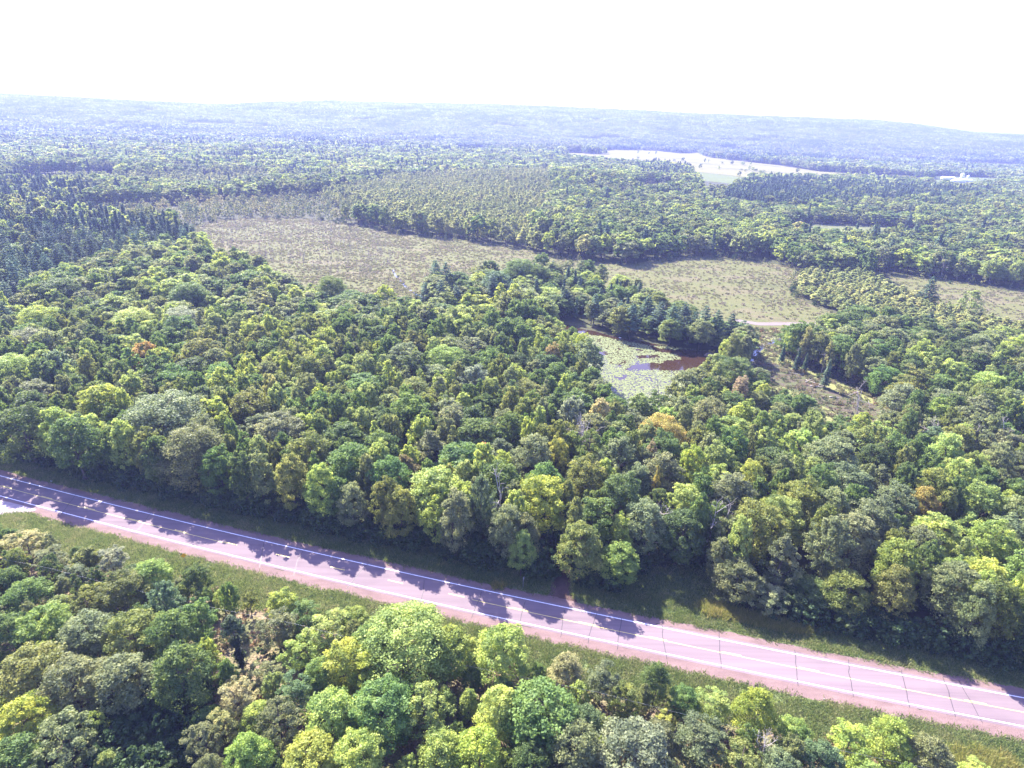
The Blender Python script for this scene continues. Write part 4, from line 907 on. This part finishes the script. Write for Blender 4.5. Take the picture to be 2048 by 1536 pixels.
E2 = scatter_in([poly([(1228, 1150), (1290, 1108), (1452, 1112), (1475, 1150), (1440, 1118), (1300, 1125)])], .12)
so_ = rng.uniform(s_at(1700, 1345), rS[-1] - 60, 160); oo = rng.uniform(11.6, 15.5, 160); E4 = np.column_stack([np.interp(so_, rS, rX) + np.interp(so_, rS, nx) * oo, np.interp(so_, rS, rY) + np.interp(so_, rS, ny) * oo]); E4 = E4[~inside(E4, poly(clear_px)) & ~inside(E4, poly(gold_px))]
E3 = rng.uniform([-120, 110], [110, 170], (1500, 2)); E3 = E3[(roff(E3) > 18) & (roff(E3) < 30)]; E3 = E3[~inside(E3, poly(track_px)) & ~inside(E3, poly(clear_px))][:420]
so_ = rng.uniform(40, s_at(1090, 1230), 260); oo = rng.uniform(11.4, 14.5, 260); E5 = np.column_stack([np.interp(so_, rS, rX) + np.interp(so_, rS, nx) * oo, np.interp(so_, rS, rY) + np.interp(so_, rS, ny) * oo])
E6 = scatter_in([poly([(215, 1410), (410, 1395), (400, 1640), (180, 1640)])], .45)  # dark bushes added in the hollow, their colour standing in for its deep shade
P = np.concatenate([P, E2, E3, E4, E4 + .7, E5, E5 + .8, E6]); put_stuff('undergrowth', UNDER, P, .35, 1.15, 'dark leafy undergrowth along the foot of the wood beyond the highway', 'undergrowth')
def along(n, o0, o1, s0=4, s1=None):
    ss = rng.uniform(s0, s1 or rS[-1] - 4, n); oo = rng.uniform(o0, o1, n)
    return np.column_stack([np.interp(ss, rS, rX) + np.interp(ss, rS, nx) * oo, np.interp(ss, rS, rY) + np.interp(ss, rS, ny) * oo]), oo
P1, a1 = along(34000, -17, -RW - 3.5); P1 = P1[np.abs(P1[:, 0]) < 190]
keep = rng.random(len(P1)) < .35 + .65 * vnoise(P1[:, 0] * .35, P1[:, 1] * 1.3); P1 = P1[keep]; P1 = P1[~inside(P1, poly([(-420, 905), (-150, 968), (74, 1016), (70, 1023), (30, 1026), (-40, 1036), (-160, 1090), (-420, 1130)]))]
P2, _ = along(16000, RW + 2.7, RW + 10); P2 = P2[(np.abs(P2[:, 0]) < 190) & ~inside(P2, poly(track_px))]
P3 = scatter_in([poly(clear_px)], 1.6)
put_stuff('verge_grass', TUFT, np.concatenate([P1, P2, P3]), .45, 1.7, 'short rough grass on both verges of the highway', 'grass')
P = np.concatenate([scatter_in([poly(gold_px)], 5.0), scatter_in([poly([(1860, 1500), (1980, 1500), (2060, 1536), (1900, 1560)])], 2.5), scatter_in([poly([(990, 1166), (1010, 1172), (1006, 1180), (985, 1174)])], 2.5)])
put_stuff('tall_grass', GOLD, P, .6, 1.25, 'tall golden grass in strips beside the highway', 'tall grass')
P = scatter_in([bank, Z_bank2, poly([(1505, 657), (1640, 660), (1660, 672), (1560, 705), (1520, 700), (1490, 690)])], .26); P = P[~inside(P, mud) | (rng.random(len(P)) < .6)]; P = P[~inside(P, pond)]
put_stuff('bank_weeds', SCRUB + BRUSH[:2], P, .3, 1.0, 'weeds and low bushes on the banks beside the mud flat', 'weeds')

# ------------------------------------------------------------------ dead trees and odd trees
def dead(px, py, Ht, k, label, mat=None, lean=(0, 0)):
    p = at(px, py, 0); o = link('dead_tree', DEAD[k % 5], None, (p[0], p[1], 0)); s = Ht / 12; o.scale = (s, s, s); o.rotation_euler = (lean[0], lean[1], random.uniform(0, 6.28)); tag(o, label, 'dead tree', 'bare dead trees'); return o
dead(1712, 856, 15, 0, 'bare whitish dead tree standing at the near end of the mud flat')
dead(1316, 805, 12, 1, 'slim bare grey tree in front of the pond lily pads')
dead(1005, 1090, 17, 2, 'bare grey tree at the wood edge above the road, left of the track')
dead(1412, 1112, 15, 3, 'pale bare dead tree at the back of the shaded roadside clearing, left one')
dead(1440, 1110, 14, 4, 'pale bare dead tree at the back of the shaded roadside clearing, right one')
dead(1296, 1116, 13, 1, 'bare slender trunk in the dark wood edge left of the shaded clearing')
dead(1983, 946, 15, 2, 'bent white dead trunk near the right photo edge')
dead(2016, 920, 14, 0, 'forked white dead trunk closest to the right photo edge')
dead(1850, 930, 14, 3, 'leaning bare trunk in the gap left of the white dead trunks')
dead(1905, 940, 14, 4, 'pair of thin bare trunks in the dark gap at right')
dead(1480, 712, 12, 1, 'thin bare pole of a tree where the stream leaves the pond')
dead(1592, 742, 8, 2, 'short broken dead stub on the weedy bank of the mud flat')
dead(1640, 750, 11, 4, 'bare leaning tree on the far bank of the mud flat')
dead(1150, 955, 17, 2, 'bare twiggy crown in the mid wood above the lemon-yellow tree')
dead(1165, 945, 16, 3, 'second bare twiggy crown in the mid wood, right of the first')
dead(1514, 1560, 9, 3, 'bare curly-twigged shrub at the bottom edge right of the centre')
dead(1538, 700, 9, 0, 'bare grey bush-like tree at the left end of the gravel road')
dead(1882, 556, 14, 1, 'white dead snag standing at the far edge of the right marsh')
# the lone ivy-clad tree in the dry gap
p = at(488, 1345, 0); root = empty('ivy_clad_tree', (p[0], p[1], 0), .4)
mb = MB(); mb.tube([(0, 0, -.2), (-.1, .1, 3), (-.35, .2, 7), (-.6, .5, 11), (-.7, .6, 13)], [.24, .2, .15, .1, .03], 7)
for k in range(9):
    zz = 5 + k * .85; a_ = k * 2.4; mb.tube([(-.03 * zz, .03 * zz, zz), (-.03 * zz + math.cos(a_) * 1.1, .03 * zz + math.sin(a_) * 1.1, zz + 1.1)], [.06, .015], 4)
link('trunk', mb.mesh('ivy_trunk', M['bark'], True), root)
r = np.random.default_rng(77); n = 1500; zz = r.uniform(1.6, 9.5, n); wd = .75 + .35 * np.sin(zz * 1.7) * 1; th = r.uniform(0, 6.28, n); rr = wd * r.uniform(.5, 1.0, n)
Cc = np.column_stack([np.cos(th) * rr - .05 * zz, np.sin(th) * rr + .03 * zz, zz]); Nn = np.column_stack([np.cos(th), np.sin(th), np.full(n, .3)]); V, q = leaves(Cc, Nn, .34, r)
iv = link('ivy', mesh('ivy', V, q, M['leaf_own'], tone=np.repeat(r.uniform(.1, .6, n), 4)), root); iv.color = (.045, .06, .035, 1)
cc = np.array([[-.9, .4, 11.2], [.4, .9, 11.8], [-1.6, .8, 12.2], [0, -.3, 12.6], [-.7, .5, 13.4], [.9, 0, 11.0], [-1.8, -.3, 11.2]]); Cc = np.repeat(cc, 130, 0); nn = r.normal(0, 1, (len(Cc), 3)); nn /= np.linalg.norm(nn, axis=1)[:, None]
V, q = leaves(Cc + nn * .85 * r.uniform(.5, 1.1, (len(Cc), 1)), nn, .4, r); cr = link('crown', mesh('ivy_tree_crown', V, q, M['leaf_own'], tone=np.repeat(r.uniform(0, 1, len(Cc)), 4)), root); cr.color = (.07, .10, .045, 1)
tag(root, 'lone slender tree wrapped in dark ivy in the dry gap below the road', 'tree')

# ------------------------------------------------------------------ signs, litter, cable
M['sign_yellow'] = simple('sign_yellow', (.85, .42, .02), .5); M['galv'] = simple('galvanised_post', (.38, .38, .40), .5, .4); M['sign_back'] = simple('sign_panel', (.45, .46, .48), .5, .3); M['litter'] = simple('white_litter', (.8, .8, .8), .6)
p = at(371, 1127, 0); root = empty('warning_sign', (p[0], p[1], 0)); tag(root, 'yellow diamond warning sign on a post on the near grass verge', 'road sign')
mb = MB(); mb.box((0, 0, 1.35), (.09, .06, 2.9)); mb.box((0, 0, .05), (.16, .12, .1)); link('post', mb.mesh('sign_post', M['galv']), root)
s = .66; V = []; ang = math.radians(-40)
for dy in (-.075, -.045):
    for (a, b) in ((0, s), (s * .12, s * .88), (s * .88, s * .12), (s, 0), (s * .88, -s * .12), (s * .12, -s * .88), (0, -s), (-s * .12, -s * .88), (-s * .88, -s * .12), (-s, 0), (-s * .88, s * .12), (-s * .12, s * .88)):
        V.append((a * math.cos(.5), dy * 1.0 + a * math.sin(.5), 2.45 + b))
me = bpy.data.meshes.new('sign_plate'); me.from_pydata(V, [], [tuple(range(12)), tuple(range(23, 11, -1))] + [(k, 12 + k, 12 + (k + 1) % 12, (k + 1) % 12) for k in range(12)]); me.materials.append(M['sign_yellow']); link('sign_plate', me, root)
p = at(1046, 1174, 0); root = empty('signpost', (p[0], p[1], 0), 1.2); tag(root, 'thin grey signpost with a small panel beside the dirt track', 'road sign')
mb = MB(); mb.box((0, 0, 1.45), (.09, .09, 3.0)); mb.box((0, 0, .04), (.16, .16, .1)); link('post', mb.mesh('sign_post', M['galv']), root)
mb = MB(); mb.box((0, -.07, 2.55), (.60, .04, .45)); mb.box((.26, -.07, 2.85), (.12, .035, .2)); link('sign_plate', mb.mesh('sign_plate', M['sign_back']), root)
for (px, py, s, lb) in ((103, 963, .55, 'white piece of litter on the dark verge at the far left of the highway'), (562, 1156, .3, 'tiny white piece of litter at the edge of the near gravel shoulder'), (1648, 1399, .35, 'white piece of litter on the near shoulder at the right end of the highway')):
    p = at(px, py, 0); r = np.random.default_rng(px); n = 14; th = np.arange(n) * 2.4; V = np.column_stack([np.cos(th), np.sin(th) * .6, np.zeros(n)]) * (s * .5 * r.uniform(.4, 1, (n, 1))); V[:, 2] = r.uniform(.05, .35, n) * s
    mb = MB(); mb.tube(V[:7] + [0, 0, .03], [.12 * s] * 7, 5); mb.tube(V[7:] + [0, 0, .03], [.10 * s] * 7, 5); o = mb.mesh('litter', M['litter']); tag(link('litter', o, None, (p[0], p[1], .03)), lb, 'litter')
a, b = at(500, 1227, 8.5), at(1335, 1416, 8.5); d = (b - a) / np.linalg.norm(b - a); c0 = a - d * 170; pts = [c0 + d * t - np.array([0, 0, .8 * math.sin(math.pi * ((t % 60) / 60))]) for t in np.arange(0, 400, 5)]
mb = MB(); mb.tube(pts, [.011] * len(pts), 4); tag(link('power_cable', mb.mesh('power_cable', M['galv'])), 'thin pale overhead cable running parallel to the highway above the lower trees', 'cable')

# ------------------------------------------------------------------ beaver lodge, logs
M['sticks'] = simple('grey_sticks', (.30, .24, .20), .9)
p = at(1420, 712, 0); root = empty('beaver_lodge', (p[0], p[1], 0)); r = np.random.default_rng(5); mb = MB()
for k in range(260):
    th = r.uniform(0, 6.28); q_ = r.uniform(0, 1) ** .6; x, y, z_ = math.cos(th) * 2.6 * q_, math.sin(th) * 2.2 * q_, 1.5 * (1 - q_ ** 2); a_ = r.uniform(0, 6.28); L = r.uniform(.5, 1.3)
    mb.tube([(x - math.cos(a_) * L / 2, y - math.sin(a_) * L / 2, z_ + r.uniform(-.15, .05)), (x + math.cos(a_) * L / 2, y + math.sin(a_) * L / 2, z_ + r.uniform(-.05, .2))], [.05, .04], 4)
link('stick_mound', mb.mesh('stick_mound', M['sticks']), root); V, q, T, cen = crown_arrays('round', 5, 10, 30, .35, base=.02, R=1.7, Ht=2.0); cr = link('shrub', mesh('lodge_shrub', V, q, M['leaf_own'], tone=T), root, (.6, .3, 1.0)); cr.color = (.27, .25, .07, 1)
tag(root, 'low mound of sticks with a yellow shrub at the pond edge', 'beaver lodge')
def log(px, py, L, r0, rz, label):
    p = at(px, py, 0); r = np.random.default_rng(int(px)); mb = MB(); n = 6; xs = np.linspace(-L / 2, L / 2, n); P = np.column_stack([xs, r.normal(0, .08, n) * L / 5, r0 + .06 + np.zeros(n)]); mb.tube(P, np.linspace(r0, r0 * .55, n), 8)
    for k in range(3): i = r.integers(2, n); mb.tube([P[i], P[i] + np.array([.5, r.uniform(-1, 1), .5])], [r0 * .35, .02], 4)
    o = link('fallen_log', mb.mesh('fallen_log', M['deadwood'], True), None, (p[0], p[1], 0)); o.rotation_euler = (0, 0, rz); tag(o, label, 'log', 'fallen logs on the mud flat')
log(1546, 731, 5, .22, -.6, 'pale fallen log at the upper end of the mud flat'); log(1512, 724, 4, .2, .3, 'whitish log beside the stream mouth'); log(1632, 768, 9, .25, -.9, 'long pale log lying across the middle of the mud flat')
log(1618, 762, 6, .2, .7, 'forked grey log left of the long pale log'); log(1640, 775, 8, .22, -.25, 'dark-ended log just below the long pale log'); log(1668, 796, 3.5, .25, -.2, 'short white log beside the red-brown puddle'); log(1590, 748, 6, .18, -.5, 'thin grey log between the upper log and the long one')

# ------------------------------------------------------------------ farm
M['white_wall'] = simple('white_farm_wall', (.72, .72, .74), .7); M['metal_roof'] = simple('white_metal_roof', (.80, .80, .82), .4, .1); M['door'] = simple('dark_barn_door', (.10, .09, .09), .8); M['silo'] = simple('pale_silo_concrete', (.66, .66, .68), .7)
def barn(px, py, L, Wd, h, hr, rz, label):
    p = at(px, py, 0); root = empty('barn', (p[0], p[1], 0), rz); tag(root, label, 'barn')
    mb = MB(); mb.box((0, 0, h / 2), (L, Wd, h)); link('wall', mb.mesh('barn_wall', M['white_wall']), root)
    n = 9; th = np.linspace(0, math.pi, n); V = []; 
    for x in (-L / 2 - .5, L / 2 + .5):
        for t in th: V.append((x, -math.cos(t) * (Wd / 2 + .4), h + .05 + math.sin(t) ** .8 * hr))
    q = [(k, k + 1, n + k + 1, n + k) for k in range(n - 1)] + [(0, n, 2 * n - 1, n - 1)]
    me = bpy.data.meshes.new('barn_roof'); me.from_pydata(V, [], q + [tuple(range(n))[::-1], tuple(range(n, 2 * n))]); me.materials.append(M['metal_roof']); link('roof', me, root)
    mb = MB(); mb.box((-L / 2 - .08, 0, h * .38), (.12, Wd * .4, h * .76)); mb.box((L * .2, -Wd / 2 - .08, h * .35), (4, .12, h * .7)); link('door', mb.mesh('barn_door', M['door']), root)
barn(1895, 359, 26, 11, 4, 2.6, -.12, 'long low white barn left of the silos'); barn(1925, 365, 32, 12, 4.5, 3.2, -.12, 'nearest long white barn with a rounded roof in front of the silos'); barn(1906, 365, 9, 9, 4, 1.5, -.12, 'small white shed at the left end of the nearest barn')
def silo(px, py, Rr, h, label):
    p = at(px, py, 0); root = empty('silo', (p[0], p[1], 0)); tag(root, label, 'silo', 'silos at the farm'); mb = MB(); mb.tube([(0, 0, 0), (0, 0, h)], [Rr, Rr], 24); 
    for k in range(6): mb.tube([(0, 0, h * (k + .5) / 6.2), (0, 0, h * (k + .5) / 6.2 + .25)], [Rr + .12, Rr + .12], 24)
    link('shaft', mb.mesh('silo_shaft', M['silo']), root); mb = MB(); t = np.linspace(0, math.pi / 2, 7); mb.tube([(0, 0, h + .02 + math.sin(a) * Rr * .9) for a in t], [max(.05, math.cos(a) * (Rr + .15)) for a in t], 24); link('dome', mb.mesh('silo_dome', M['metal_roof'], True), root)
silo(1922, 361, 3.8, 13, 'taller white domed silo behind the nearest barn'); silo(1934, 362, 3.1, 10, 'shorter white domed silo right of the tall one')

# ------------------------------------------------------------------ haze
m, nt, nd, ln = newmat('haze_air'); o = nd.new('ShaderNodeOutputMaterial'); v = nd.new('ShaderNodeVolumePrincipled')
v.inputs['Color'].default_value = (.37, .44, .87, 1); v.inputs['Density'].default_value = HAZE_DENSITY; v.inputs['Anisotropy'].default_value = .12; ln.new(v.outputs[0], o.inputs['Volume'])
zlo, zhi = float(GV[:, 2].min()) - 1.0, max(CAM_H + 3, float(GV[:, 2].max()) + 30)
mb = MB(); mb.box((0, 0, (zlo + zhi) / 2), (26400, 26400, zhi - zlo)); print('haze', zlo, zhi); me = mb.mesh('haze', m); tag(link('haze', me), 'pale bluish haze over the far forest', 'haze', kind='stuff')
print('heroes', len(heroes), 'near', len(TREES), 'pines', len(PT), 'b', len(bp), 'c', len(cpn), 'far', len(pp))
